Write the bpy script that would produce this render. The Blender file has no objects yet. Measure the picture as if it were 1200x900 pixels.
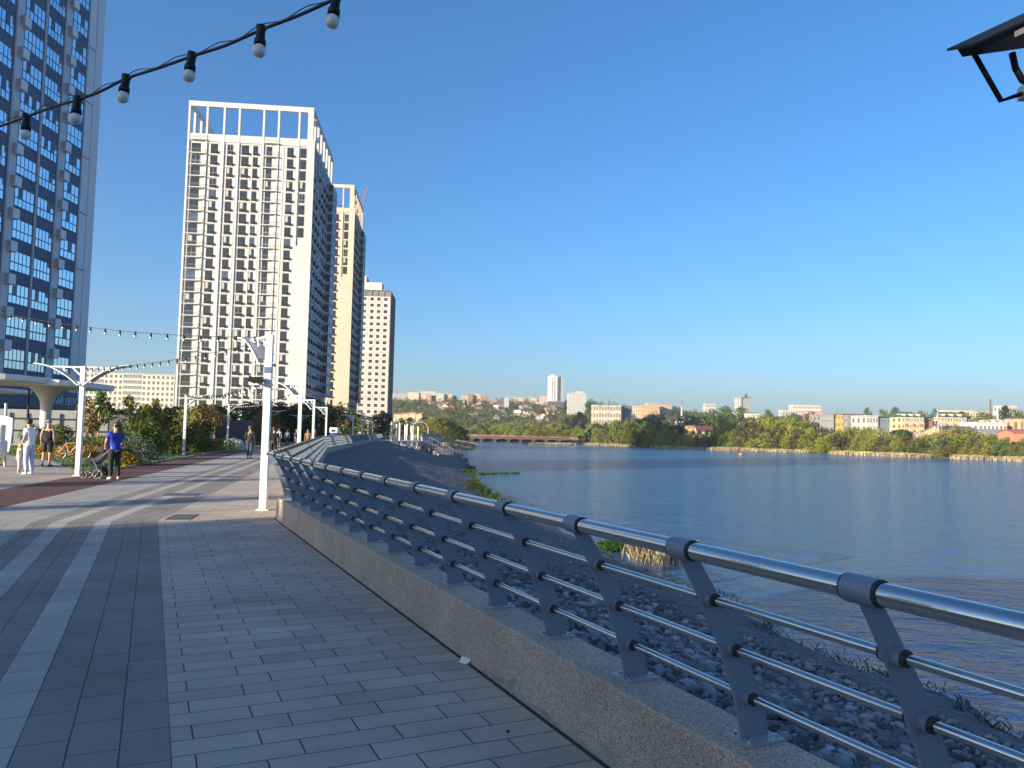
import bpy, bmesh, math, random
import numpy as np
from mathutils import Vector, Matrix
R = math.radians
scene = bpy.context.scene
COL = scene.collection
rng = random.Random(7)

# ------------------------------------------------------------------ camera
F_PX = 900.0; CAM_H = 1.6; PITCH = R(3.75); ROLL = 0.02
_f = Vector((0, math.cos(PITCH), math.sin(PITCH)))
_r0 = Vector((1, 0, 0)); _u0 = Vector((0, -math.sin(PITCH), math.cos(PITCH)))
_r = _r0*math.cos(ROLL) + _u0*math.sin(ROLL)
_u = -_r0*math.sin(ROLL) + _u0*math.cos(ROLL)
def ray(px, py): return _f + _r*((px-600)/F_PX) + _u*((450-py)/F_PX)
def P(px, py, Y):                      # the point at depth Y seen at a pixel of the survey photo
    d = ray(px, py); return Vector((0, 0, CAM_H)) + d*(Y/d.y)
def G(px, py, z=0.0):
    d = ray(px, py); return Vector((0, 0, CAM_H)) + d*((z-CAM_H)/d.z)
def PX(px, py, X):
    d = ray(px, py); return Vector((0, 0, CAM_H)) + d*(X/d.x)

cam = bpy.data.cameras.new('camera'); camo = bpy.data.objects.new('camera', cam); COL.objects.link(camo)
M = Matrix((( _r.x, _u.x, -_f.x, 0), (_r.y, _u.y, -_f.y, 0), (_r.z, _u.z, -_f.z, CAM_H), (0, 0, 0, 1)))
camo.matrix_world = M
cam.sensor_width = 36; cam.lens = 27.0; cam.clip_start = 0.05; cam.clip_end = 9000
scene.camera = camo

# ------------------------------------------------------------------ materials
_m = {}
def pm(name, rgb, rough=0.6, metal=0.0, var=0.0, vs=3.0, bump=0.0, bs=30.0, spec=None, rnd=0.0, detail=4):
    if name in _m: return _m[name]
    m = bpy.data.materials.new(name); m.use_nodes = True
    nt = m.node_tree; b = nt.nodes['Principled BSDF']
    b.inputs['Roughness'].default_value = rough; b.inputs['Metallic'].default_value = metal
    if spec is not None: b.inputs['Specular IOR Level'].default_value = spec
    b.inputs['Base Color'].default_value = (*rgb, 1)
    tc = nt.nodes.new('ShaderNodeTexCoord')
    if var or rnd:
        src = None
        if var:
            n = nt.nodes.new('ShaderNodeTexNoise'); n.inputs['Scale'].default_value = vs; n.inputs['Detail'].default_value = detail
            nt.links.new(tc.outputs['Object'], n.inputs['Vector'])
            mr = nt.nodes.new('ShaderNodeMapRange'); mr.inputs[1].default_value = .3; mr.inputs[2].default_value = .7
            mr.inputs[3].default_value = 1-var; mr.inputs[4].default_value = 1+var
            nt.links.new(n.outputs['Fac'], mr.inputs[0]); src = mr.outputs[0]
        if rnd:
            g = nt.nodes.new('ShaderNodeNewGeometry'); mr2 = nt.nodes.new('ShaderNodeMapRange')
            mr2.inputs[3].default_value = 1-rnd; mr2.inputs[4].default_value = 1+rnd
            nt.links.new(g.outputs['Random Per Island'], mr2.inputs[0])
            if src:
                mu = nt.nodes.new('ShaderNodeMath'); mu.operation = 'MULTIPLY'
                nt.links.new(src, mu.inputs[0]); nt.links.new(mr2.outputs[0], mu.inputs[1]); src = mu.outputs[0]
            else: src = mr2.outputs[0]
        vm = nt.nodes.new('ShaderNodeVectorMath'); vm.operation = 'SCALE'; vm.inputs[0].default_value = rgb
        nt.links.new(src, vm.inputs['Scale']); nt.links.new(vm.outputs[0], b.inputs['Base Color'])
    if bump:
        n2 = nt.nodes.new('ShaderNodeTexNoise'); n2.inputs['Scale'].default_value = bs; n2.inputs['Detail'].default_value = 5
        nt.links.new(tc.outputs['Object'], n2.inputs['Vector'])
        bp = nt.nodes.new('ShaderNodeBump'); bp.inputs['Strength'].default_value = bump; bp.inputs['Distance'].default_value = .02
        nt.links.new(n2.outputs['Fac'], bp.inputs['Height']); nt.links.new(bp.outputs[0], b.inputs['Normal'])
    _m[name] = m; return m

def leafmat(name, rgb, rnd=.35, hue=.03, trans=.3, var=.25, vs=.6):
    if name in _m: return _m[name]
    m = bpy.data.materials.new(name); m.use_nodes = True; nt = m.node_tree
    for n in list(nt.nodes): nt.nodes.remove(n)
    out = nt.nodes.new('ShaderNodeOutputMaterial'); d = nt.nodes.new('ShaderNodeBsdfDiffuse'); t = nt.nodes.new('ShaderNodeBsdfTranslucent')
    mix = nt.nodes.new('ShaderNodeMixShader'); mix.inputs[0].default_value = trans
    g = nt.nodes.new('ShaderNodeNewGeometry'); tc = nt.nodes.new('ShaderNodeTexCoord'); oi = nt.nodes.new('ShaderNodeObjectInfo')
    no = nt.nodes.new('ShaderNodeTexNoise'); no.inputs['Scale'].default_value = vs; no.inputs['Detail'].default_value = 2
    nt.links.new(tc.outputs['Object'], no.inputs['Vector'])
    hs = nt.nodes.new('ShaderNodeHueSaturation'); hs.inputs['Color'].default_value = (*rgb, 1)
    def mr(src, a, b, lo=0, hi=1):
        k = nt.nodes.new('ShaderNodeMapRange'); k.inputs[1].default_value = lo; k.inputs[2].default_value = hi
        k.inputs[3].default_value = a; k.inputs[4].default_value = b; nt.links.new(src, k.inputs[0]); return k.outputs[0]
    def op(o, a, b):
        k = nt.nodes.new('ShaderNodeMath'); k.operation = o; nt.links.new(a, k.inputs[0]); nt.links.new(b, k.inputs[1]); return k.outputs[0]
    v = op('MULTIPLY', mr(g.outputs['Random Per Island'], 1-rnd, 1+rnd), mr(no.outputs['Fac'], 1-var, 1+var, .3, .7))
    v = op('MULTIPLY', v, mr(oi.outputs['Random'], .82, 1.2))
    nt.links.new(v, hs.inputs['Value'])
    h = op('ADD', mr(oi.outputs['Random'], .5-hue, .5+hue), mr(no.outputs['Fac'], -hue*.6, hue*.6, .3, .7))
    nt.links.new(h, hs.inputs['Hue'])
    nt.links.new(hs.outputs[0], d.inputs[0]); nt.links.new(hs.outputs[0], t.inputs[0])
    nt.links.new(d.outputs[0], mix.inputs[1]); nt.links.new(t.outputs[0], mix.inputs[2]); nt.links.new(mix.outputs[0], out.inputs[0])
    _m[name] = m; return m

# ------------------------------------------------------------------ objects
def tag(o, label=None, cat=None, group=None, kind=None):
    if label: o['label'] = label
    if cat: o['category'] = cat
    if group: o['group'] = group
    if kind: o['kind'] = kind
    return o
def empty(name, loc=(0, 0, 0), rz=0.0, label=None, cat=None, group=None):
    o = bpy.data.objects.new(name, None); COL.objects.link(o); o.location = loc; o.rotation_euler = (0, 0, rz)
    o.empty_display_size = .2
    return tag(o, label, cat, group)
def link(name, me, parent=None, loc=(0, 0, 0), rz=0.0, scale=None, mats=None):
    o = bpy.data.objects.new(name, me); COL.objects.link(o)
    if parent: o.parent = parent
    o.location = loc; o.rotation_euler = (0, 0, rz)
    if scale is not None: o.scale = scale
    return o
def copy_tree(o, parent=None):
    c = o.copy(); COL.objects.link(c)
    if parent: c.parent = parent
    for ch in list(o.children): copy_tree(ch, c)
    return c

class MB:
    def __init__(s): s.v = []; s.f = []; s.m = []; s.sm = []; s.mats = []
    def mi(s, mat):
        if mat not in s.mats: s.mats.append(mat)
        return s.mats.index(mat)
    def add(s, vs, fs, mat, smooth=False):
        o = len(s.v); s.v += [tuple(v) for v in vs]; k = s.mi(mat)
        for f in fs: s.f.append([o+i for i in f]); s.m.append(k); s.sm.append(smooth)
    def box(s, x0, x1, y0, y1, z0, z1, mat, X=None):
        vs = [Vector(p) for p in ((x0, y0, z0), (x1, y0, z0), (x1, y1, z0), (x0, y1, z0), (x0, y0, z1), (x1, y0, z1), (x1, y1, z1), (x0, y1, z1))]
        if X is not None: vs = [X @ v for v in vs]
        s.add(vs, [(3, 2, 1, 0), (4, 5, 6, 7), (0, 1, 5, 4), (1, 2, 6, 5), (2, 3, 7, 6), (3, 0, 4, 7)], mat)
    def prism(s, poly, z0, z1, mat, X=None):      # poly (x,y) ccw
        n = len(poly); vs = [Vector((x, y, z0)) for x, y in poly] + [Vector((x, y, z1)) for x, y in poly]
        if X is not None: vs = [X @ v for v in vs]
        s.add(vs, [tuple(range(n-1, -1, -1)), tuple(range(n, 2*n))] + [(i, (i+1) % n, n+(i+1) % n, n+i) for i in range(n)], mat)
    def tube(s, pts, r, mat, seg=8, smooth=True, caps=True):
        pts = [Vector(p) for p in pts]; n = len(pts); rs = r if isinstance(r, (list, tuple)) else [r]*n
        vs = []; ref = None
        for i, p in enumerate(pts):
            d = (pts[min(i+1, n-1)] - pts[max(i-1, 0)]).normalized()
            if ref is None:
                ref = Vector((0, 0, 1)) if abs(d.z) < .9 else Vector((1, 0, 0))
            a = d.cross(ref).normalized(); ref = a.cross(d).normalized(); b = ref
            for k in range(seg):
                t = 2*math.pi*k/seg; vs.append(p + (a*math.cos(t) + b*math.sin(t))*rs[i])
        fs = [(i*seg+k, i*seg+(k+1) % seg, (i+1)*seg+(k+1) % seg, (i+1)*seg+k) for i in range(n-1) for k in range(seg)]
        s.add(vs, fs, mat, smooth)
        if caps: s.add(vs[:seg], [tuple(range(seg))], mat); s.add(vs[-seg:], [tuple(range(seg-1, -1, -1))], mat)
    def bar(s, a, b, w, h, mat):
        a = Vector(a); b = Vector(b); d = (b-a); L = d.length; d.normalize()
        up = Vector((0, 0, 1)) if abs(d.z) < .95 else Vector((0, 1, 0))
        x = d.cross(up).normalized(); z = x.cross(d)
        X = Matrix(((x.x, d.x, z.x, a.x), (x.y, d.y, z.y, a.y), (x.z, d.z, z.z, a.z), (0, 0, 0, 1)))
        s.box(-w/2, w/2, 0, L, -h/2, h/2, mat, X)
    def lathe(s, prof, mat, seg=14, c=(0, 0, 0), X=None, smooth=True):    # (r,z) bottom to top
        vs = []
        for r, z in prof:
            for k in range(seg):
                t = 2*math.pi*k/seg; v = Vector((c[0]+r*math.cos(t), c[1]+r*math.sin(t), c[2]+z)); vs.append(X @ v if X is not None else v)
        n = len(prof)
        fs = [(i*seg+k, i*seg+(k+1) % seg, (i+1)*seg+(k+1) % seg, (i+1)*seg+k) for i in range(n-1) for k in range(seg)]
        s.add(vs, fs, mat, smooth)
    def ell(s, c, r, mat, seg=12, rings=8, X=None, z0=-1., z1=1.):
        pr = []
        for i in range(rings+1):
            z = z0+(z1-z0)*i/rings; pr.append((math.sqrt(max(1e-6, 1-z*z)), z))
        vs = []
        for q, z in pr:
            for k in range(seg):
                t = 2*math.pi*k/seg; v = Vector((c[0]+r[0]*q*math.cos(t), c[1]+r[1]*q*math.sin(t), c[2]+r[2]*z)); vs.append(X @ v if X is not None else v)
        n = len(pr); s.add(vs, [(i*seg+k, i*seg+(k+1) % seg, (i+1)*seg+(k+1) % seg, (i+1)*seg+k) for i in range(n-1) for k in range(seg)], mat, True)
    def mesh(s, name, bevel=0.0):
        me = bpy.data.meshes.new(name); me.from_pydata(s.v, [], s.f)
        for m in s.mats: me.materials.append(m)
        me.polygons.foreach_set('material_index', s.m); me.polygons.foreach_set('use_smooth', s.sm); me.update()
        return me
    def build(s, name, parent=None, loc=(0, 0, 0), rz=0.0, bevel=0.0):
        o = link(name, s.mesh(name), parent, loc, rz)
        if bevel:
            b = o.modifiers.new('bevel', 'BEVEL'); b.width = bevel; b.segments = 2; b.limit_method = 'ANGLE'
        return o

def mesh_np(name, verts, quads, mat, mats=None, midx=None):
    me = bpy.data.meshes.new(name); nv = len(verts); nf = len(quads)
    me.vertices.add(nv); me.vertices.foreach_set('co', np.asarray(verts, np.float32).ravel())
    k = quads.shape[1]; me.loops.add(nf*k); me.loops.foreach_set('vertex_index', quads.astype(np.int32).ravel())
    me.polygons.add(nf); me.polygons.foreach_set('loop_start', np.arange(0, nf*k, k, dtype=np.int32))
    if mats:
        for m in mats: me.materials.append(m)
        me.polygons.foreach_set('material_index', midx.astype(np.int32))
    else: me.materials.append(mat)
    me.update(calc_edges=True); return me

def leaves(nr, centers, radii, per, size, jit=.5, flat=.8, up=.25):
    """many leaf-sized quads spread through ellipsoidal clumps"""
    cs = np.repeat(centers, per, axis=0); rs = np.repeat(radii, per, axis=0); n = len(cs)
    d = nr.normal(size=(n, 3)); d /= np.linalg.norm(d, axis=1)[:, None]
    rad = nr.uniform(.45, 1.05, n)**.7
    p = cs + d*rs[:, None]*rad[:, None]*np.array([1, 1, flat])
    nrm = d + nr.normal(size=(n, 3))*jit; nrm[:, 2] += up; nrm /= np.linalg.norm(nrm, axis=1)[:, None]
    a = np.cross(nrm, nr.normal(size=(n, 3))); a /= np.linalg.norm(a, axis=1)[:, None]; b = np.cross(nrm, a)
    s = size*nr.uniform(.6, 1.3, n)[:, None]; s2 = s*nr.uniform(.5, .9, n)[:, None]
    v = np.stack([p-a*s, p-b*s2*.8, p+a*s, p+b*s2*.8], axis=1).reshape(-1, 3)
    return v, np.arange(n*4).reshape(-1, 4)
# ------------------------------------------------------------------ light
SUN_AZ = R(40); SUN_EL = R(15)          # the sun stands low behind the left shoulder
sdir = Vector((-math.cos(SUN_AZ)*math.cos(SUN_EL), -math.sin(SUN_AZ)*math.cos(SUN_EL), math.sin(SUN_EL)))
w = bpy.data.worlds.new('World'); scene.world = w; w.use_nodes = True
nt = w.node_tree; bg = nt.nodes['Background']
sky = nt.nodes.new('ShaderNodeTexSky'); sky.sky_type = 'NISHITA'; sky.sun_disc = False
sky.sun_elevation = SUN_EL; sky.sun_rotation = math.atan2(sdir.x, sdir.y)
sky.altitude = 120; sky.air_density = 1.0; sky.dust_density = 2.1; sky.ozone_density = 5.0
def vmath(op, a, b):
    k = nt.nodes.new('ShaderNodeVectorMath'); k.operation = op
    for i, q in enumerate((a, b)):
        if isinstance(q, tuple): k.inputs[i].default_value = q
        else: nt.links.new(q, k.inputs[i])
    return k.outputs[0]
lum = nt.nodes.new('ShaderNodeVectorMath'); lum.operation = 'DOT_PRODUCT'; lum.inputs[1].default_value = (.2, .7, .1); nt.links.new(sky.outputs[0], lum.inputs[0])
den = nt.nodes.new('ShaderNodeMath'); den.operation = 'MULTIPLY_ADD'; den.inputs[1].default_value = .40; den.inputs[2].default_value = 1.0; nt.links.new(lum.outputs['Value'], den.inputs[0])
dv = nt.nodes.new('ShaderNodeMath'); dv.operation = 'DIVIDE'; dv.inputs[0].default_value = 1.36; nt.links.new(den.outputs[0], dv.inputs[1])
sc_ = nt.nodes.new('ShaderNodeVectorMath'); sc_.operation = 'SCALE'; nt.links.new(sky.outputs[0], sc_.inputs[0]); mx_ = nt.nodes.new('ShaderNodeMath'); mx_.operation = 'MAXIMUM'; mx_.inputs[1].default_value = 1.02; nt.links.new(dv.outputs[0], mx_.inputs[0]); nt.links.new(mx_.outputs[0], sc_.inputs['Scale'])
hsn = nt.nodes.new('ShaderNodeHueSaturation'); hsn.inputs['Saturation'].default_value = 1.13; nt.links.new(sc_.outputs[0], hsn.inputs['Color']); nt.links.new(hsn.outputs[0], bg.inputs['Color'])
bg.inputs['Strength'].default_value = 0.085
sl = bpy.data.lights.new('sun', 'SUN'); sl.energy = 4.1; sl.angle = R(.5); sl.color = (1, .85, .64)
so = bpy.data.objects.new('sun', sl); COL.objects.link(so); so.rotation_euler = sdir.to_track_quat('Z', 'Y').to_euler()
so.location = (-60, -40, 60)
scene.view_settings.view_transform = 'Standard'; scene.view_settings.look = 'None'
scene.view_settings.exposure = 1.5; scene.view_settings.gamma = 1.0

# ------------------------------------------------------------------ the promenade edge line
D1 = R(25); D2 = math.atan2(9.41, 42.1); D3 = R(7.6)
W0 = Vector((.55, 3.74)); dA = Vector((-math.sin(D1), math.cos(D1)))
CP = W0 + dA*11.2
P1 = Vector((-13.6, 56.0)); dB = (P1-CP).normalized()
P2 = P1 + Vector((-math.sin(D3), math.cos(D3)))*126; dC = (P2-P1).normalized()
WS = W0 - dA*46
WL = [WS, CP, P1, P2]
DIRS = [dA, dB, dC]
def left(d): return Vector((-d.y, d.x))
def off(n, i):
    """i-th corner of the edge line moved n metres towards the city"""
    if i == 0: return WL[0] + left(dA)*n
    if i == 3: return WL[3] + left(dC)*n
    a, b = left(DIRS[i-1]), left(DIRS[i]); m = (a+b).normalized()
    return WL[i] + m*(n/m.dot(a))

# ------------------------------------------------------------------ shore of the lake
SH = [(34, -120), (24, -45), (14.5, -4), (9.6, 8.5), (8.4, 13.2), (6.6, 19), (3.9, 32), (1.3, 46), (-1.3, 58), (-3.2, 76), (-4.3, 99), (-6.5, 122),
      (-9.3, 150), (-10.5, 188), (-13, 300), (-20, 400), (-24, 452)]
FARS = [(33, 452), (38, 420), (33, 394), (52, 345), (74, 306), (105, 277), (121, 243), (141, 205), (195, 112), (262, 0), (300, -120)]
LAKE = np.array(SH + FARS, float)
def lake_dist(x, y):
    """signed distance to the lake (positive on land), arrays"""
    x = np.asarray(x, float); y = np.asarray(y, float); d = np.full(x.shape, 1e9); ins = np.zeros(x.shape, bool)
    n = len(LAKE)
    for i in range(n):
        ax, ay = LAKE[i]; bx, by = LAKE[(i+1) % n]
        ex, ey = bx-ax, by-ay; t = np.clip(((x-ax)*ex+(y-ay)*ey)/(ex*ex+ey*ey), 0, 1)
        d = np.minimum(d, np.hypot(x-ax-t*ex, y-ay-t*ey))
        c = ((ay > y) != (by > y)) & (x < (bx-ax)*(y-ay)/((by-ay) if by != ay else 1e-9)+ax); ins ^= c
    return np.where(ins, -d, d)
def ss(a, b, x): t = np.clip((x-a)/(b-a), 0, 1); return t*t*(3-2*t)
ZW = -3.0
def terrain(x, y):
    x = np.asarray(x, float); y = np.asarray(y, float); d = lake_dist(x, y)
    ang = x/np.maximum(y, 30)                         # 0.1 -> px 690, .45 -> px 1000
    A = 44-ss(.05, .45, ang)*18
    hill = A*ss(30, 640, d)
    nz = 1.6*np.sin(x*.021+y*.013)+1.3*np.sin(x*.047-y*.038+1.3)
    rise = np.minimum(d*.09, 1.6)
    farz = ZW + np.where(d < 0, np.maximum(d*.25, -3), rise) + hill + nz*ss(40, 200, d)
    lw = ss(185, 215, y)
    lefz = np.where(d < 16*(1-lw), -5.0, 0)
    flat = (1-lw)*(-5+4.6*ss(16, 24, d)) + lw*(ZW-.5*(d < 0)+np.clip(d, -4, 14)/14*2.7)
    near = (x < 25-.05*y)*1.0
    k = near*(1-ss(400, 520, y))
    if np.ndim(k): z = farz*(1-k)+flat*k
    else: z = farz*(1-k)+flat*k
    return z
def tz(x, y): return float(terrain(np.array([x]), np.array([y]))[0])

def grid_mesh(name, xs, ys, zf, mat):
    X, Y = np.meshgrid(xs, ys); Z = zf(X, Y); v = np.stack([X, Y, Z], -1).reshape(-1, 3)
    nx = len(xs); ny = len(ys); i = (np.arange(ny-1)[:, None]*nx+np.arange(nx-1)[None, :]).ravel()
    q = np.stack([i, i+1, i+nx+1, i+nx], 1); me = mesh_np(name, v, q, mat)
    me.polygons.foreach_set('use_smooth', np.ones(len(q), bool)); return me

gm = pm('dry_grass_ground', (.085, .085, .035), .95, var=.45, vs=.03)
xs = np.concatenate([np.arange(-1500, -200, 50), np.arange(-200, 420, 10), np.arange(420, 2600, 50)])
ys = np.concatenate([np.arange(-300, -100, 50), np.arange(-100, 700, 10), np.arange(700, 3600, 50)])
tag(link('ground', grid_mesh('ground', xs.astype(float), ys.astype(float), terrain, gm)), kind='structure')

# water: one sheet with wind ripples
def water_mat():
    m = bpy.data.materials.new('lake_water'); m.use_nodes = True; nt = m.node_tree; b = nt.nodes['Principled BSDF']
    b.inputs['Base Color'].default_value = (.031, .108, .24, 1); b.inputs['Roughness'].default_value = .10; b.inputs['IOR'].default_value = 2.4
    tc = nt.nodes.new('ShaderNodeTexCoord'); last = None
    for sc, st, dist, rot, asp in ((2.2, 1, .40, .5, .55), (7., 1, .12, .2, .7), (.55, .8, .7, .35, .4)):
        mp = nt.nodes.new('ShaderNodeMapping'); mp.inputs['Rotation'].default_value = (0, 0, rot); mp.inputs['Scale'].default_value = (asp, 1, 1)
        nt.links.new(tc.outputs['Object'], mp.inputs[0])
        n = nt.nodes.new('ShaderNodeTexNoise'); n.inputs['Scale'].default_value = sc; n.inputs['Detail'].default_value = 4; n.inputs['Distortion'].default_value = .6
        nt.links.new(mp.outputs[0], n.inputs['Vector'])
        bp = nt.nodes.new('ShaderNodeBump'); bp.inputs['Strength'].default_value = st; bp.inputs['Distance'].default_value = dist
        nt.links.new(n.outputs['Fac'], bp.inputs['Height'])
        if last: nt.links.new(last.outputs[0], bp.inputs['Normal'])
        last = bp
    nt.links.new(last.outputs[0], b.inputs['Normal'])
    return m
mb = MB(); mb.add([(-60, -130, ZW), (420, -130, ZW), (420, 700, ZW), (-60, 700, ZW)], [(0, 1, 2, 3)], water_mat())
tag(mb.build('lake_water'), kind='structure')

# ------------------------------------------------------------------ paving
def brick_mat(name, c1, c2, mortar, bw, bh, offset, freq=2, msize=.004, rough=.8, stain=.2):
    m = bpy.data.materials.new(name); m.use_nodes = True; nt = m.node_tree; b = nt.nodes['Principled BSDF']
    b.inputs['Roughness'].default_value = rough; b.inputs['Specular IOR Level'].default_value = .35
    uv = nt.nodes.new('ShaderNodeUVMap'); uv.uv_map = 'UVMap'
    br = nt.nodes.new('ShaderNodeTexBrick'); br.offset = offset; br.offset_frequency = freq; br.squash = 1
    br.inputs['Color1'].default_value = (*c1, 1); br.inputs['Color2'].default_value = (*c2, 1); br.inputs['Mortar'].default_value = (*mortar, 1)
    br.inputs['Scale'].default_value = 1; br.inputs['Mortar Size'].default_value = msize; br.inputs['Mortar Smooth'].default_value = .15
    br.inputs['Bias'].default_value = -.1; br.inputs['Brick Width'].default_value = bw; br.inputs['Row Height'].default_value = bh
    # a little waviness so that the joints do not run ruler-straight
    nw = nt.nodes.new('ShaderNodeTexNoise'); nw.inputs['Scale'].default_value = 1.3; nt.links.new(uv.outputs[0], nw.inputs['Vector'])
    sub = nt.nodes.new('ShaderNodeVectorMath'); sub.operation = 'SUBTRACT'; sub.inputs[1].default_value = (.5, .5, .5); nt.links.new(nw.outputs['Color'], sub.inputs[0])
    sc = nt.nodes.new('ShaderNodeVectorMath'); sc.operation = 'SCALE'; sc.inputs['Scale'].default_value = .012; nt.links.new(sub.outputs[0], sc.inputs[0])
    ad = nt.nodes.new('ShaderNodeVectorMath'); nt.links.new(uv.outputs[0], ad.inputs[0]); nt.links.new(sc.outputs[0], ad.inputs[1])
    nt.links.new(ad.outputs[0], br.inputs['Vector'])
    n1 = nt.nodes.new('ShaderNodeTexNoise'); n1.inputs['Scale'].default_value = .9; n1.inputs['Detail'].default_value = 7; n1.inputs['Roughness'].default_value = .65
    nt.links.new(uv.outputs[0], n1.inputs['Vector'])
    n2 = nt.nodes.new('ShaderNodeTexNoise'); n2.inputs['Scale'].default_value = 160; n2.inputs['Detail'].default_value = 2; nt.links.new(uv.outputs[0], n2.inputs['Vector'])
    def mr(src, a, bb):
        k = nt.nodes.new('ShaderNodeMapRange'); k.inputs[1].default_value = .3; k.inputs[2].default_value = .7; k.inputs[3].default_value = a; k.inputs[4].default_value = bb
        nt.links.new(src, k.inputs[0]); return k.outputs[0]
    mu = nt.nodes.new('ShaderNodeMath'); mu.operation = 'MULTIPLY'
    nt.links.new(mr(n1.outputs['Fac'], 1-stain, 1+stain), mu.inputs[0]); nt.links.new(mr(n2.outputs['Fac'], .92, 1.08), mu.inputs[1])
    vm = nt.nodes.new('ShaderNodeVectorMath'); vm.operation = 'SCALE'; nt.links.new(br.outputs['Color'], vm.inputs[0]); nt.links.new(mu.outputs[0], vm.inputs['Scale'])
    nt.links.new(vm.outputs[0], b.inputs['Base Color'])
    bp = nt.nodes.new('ShaderNodeBump'); bp.inputs['Strength'].default_value = .8; bp.inputs['Distance'].default_value = .006; bp.invert = True
    a2 = nt.nodes.new('ShaderNodeMath'); a2.operation = 'MULTIPLY_ADD'; a2.inputs[1].default_value = .25
    nt.links.new(n2.outputs['Fac'], a2.inputs[0]); nt.links.new(br.outputs['Fac'], a2.inputs[2])
    nt.links.new(a2.outputs[0], bp.inputs['Height']); nt.links.new(bp.outputs[0], b.inputs['Normal'])
    return m
beige = brick_mat('beige_pavers', (.425, .365, .30), (.335, .29, .24), (.045, .04, .036), .5, .2, .37, 2)
dark = brick_mat('dark_slabs', (.23, .208, .186), (.185, .17, .155), (.035, .034, .034), .45, .2333, .5, 2, .0035)
dark2 = brick_mat('dark_slabs_wide', (.23, .208, .186), (.188, .172, .156), (.035, .034, .034), .45, .2, .5, 2, .0035)
white = brick_mat('white_slabs', (.385, .36, .32), (.33, .31, .28), (.07, .068, .065), .45, 9, .5, 2, .0035)
light = brick_mat('light_slabs', (.32, .305, .28), (.28, .265, .245), (.07, .068, .065), .6, .3, .5, 2, .004)
plaza = brick_mat('plaza_pavers', (.34, .30, .25), (.29, .26, .22), (.09, .085, .078), .6, .4, .5, 2, .005)
track = pm('red_track', (.085, .032, .026), .9, var=.18, vs=2.2, bump=.3, bs=200)

def strip(name, n0, n1, mat, z, swap=False, last=3):
    """a band of paving between n0 and n1 metres from the parapet, one face per straight"""
    vs = []; fs = []; uvs = []
    for i in range(last):
        d = DIRS[i]; l = left(d)
        q = [off(n0, i), off(n0, i+1), off(n1, i+1), off(n1, i)]
        k = len(vs)
        for p in q:
            s = (p-WL[i]).dot(d); n = (p-WL[i]).dot(l); vs.append((p.x, p.y, z)); uvs.append((s+50, n-n0) if swap else (n-n0, s+50))
        fs.append((k, k+1, k+2, k+3))
    me = bpy.data.meshes.new(name); me.from_pydata(vs, [], fs); me.materials.append(mat)
    ul = me.uv_layers.new(name='UVMap')
    for p in me.polygons:
        for li in p.loop_indices: ul.data[li].uv = uvs[me.loops[li].vertex_index]
    if me.polygons[0].normal.z < 0: me.flip_normals()
    return tag(link(name, me), kind='structure')
strip('beige_paving', 0.0, 1.92, beige, .004)
strip('dark_paving', 1.92, 2.62, dark, .004, True)
strip('white_paving', 2.62, 2.86, white, .004, True)
strip('dark_paving', 2.86, 3.26, dark2, .004, True)
strip('white_paving', 3.26, 3.50, white, .004, True)
strip('dark_paving', 3.50, 3.80, dark2, .004, True)
strip('light_paving', 3.80, 5.2, light, .004, True)
strip('bicycle_track', 5.2, 7.0, track, .004, True)

mb = MB()
poly = [off(0, 0), off(0, 1), off(0, 2), off(0, 3), Vector((-60, 262)), Vector((-460, 262)), Vector((-460, -160)), Vector((10, -160))]
def uvsheet(name, poly, z, mat, kind='structure'):
    me = bpy.data.meshes.new(name); me.from_pydata([(p[0], p[1], z) for p in poly], [], [tuple(range(len(poly)))]); me.materials.append(mat)
    if me.polygons[0].normal.z < 0: me.flip_normals()
    ul = me.uv_layers.new(name='UVMap')
    for p in me.polygons:
        for li in p.loop_indices:
            v = me.vertices[me.loops[li].vertex_index].co; c, s_ = math.cos(.21), math.sin(.21); ul.data[li].uv = (v.x*c-v.y*s_, v.x*s_+v.y*c)
    return tag(link(name, me), kind=kind)
uvsheet('plaza_paving', poly, 0.0, plaza)

# ------------------------------------------------------------------ gravel embankment
YMAP = ([-60, -9, 4, 13.9, 56, 181, 262], [-60, -4, 7.5, 21, 61, 188, 262])
def shore_at(y):
    for (ax, ay), (bx, by) in zip(SH, SH[1:]):
        if ay <= y <= by: t = (y-ay)/(by-ay); return Vector((ax+(bx-ax)*t, y))
    return Vector(SH[-1])
def top_at(y):
    if y <= CP.y: return WS + left(dA)*-.27 + dA*((y-WS.y)/dA.y)
    if y <= P1.y: return CP + dB*((y-CP.y)/dB.y) - left(dB)*.27
    if y <= P2.y: return P1 + dC*((y-P1.y)/dC.y) - left(dC)*.27
    return P2 + (Vector((-60, 262))-P2)*((y-P2.y)/(262-P2.y))*.25
VPRO = ([0, .04, .3, .62, .80, 1.0, 1.25], [-.03, -.10, -1.05, -2.25, -2.72, -3.0, -3.5])
def slope_pt(y, v):
    t = top_at(y); sy = float(np.interp(y, *YMAP)); s = shore_at(sy); p = t+(s-t)*v; k = min(.75, 5.0/max((s-t).length, 4))
    return Vector((p.x, p.y, float(np.interp(v, (0, .03, .5, 1.0, 1.25), (-.03, -.12, -1.62, -3.0, -3.6)))))
ys_ = np.concatenate([np.arange(-30, 40, .5), np.arange(40, 110, 1.2), np.arange(110, 262, 3.)])
vs_ = np.concatenate([[0, .02], np.linspace(.05, 1.25, 60)])
nr = np.random.RandomState(3); V = []
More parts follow.
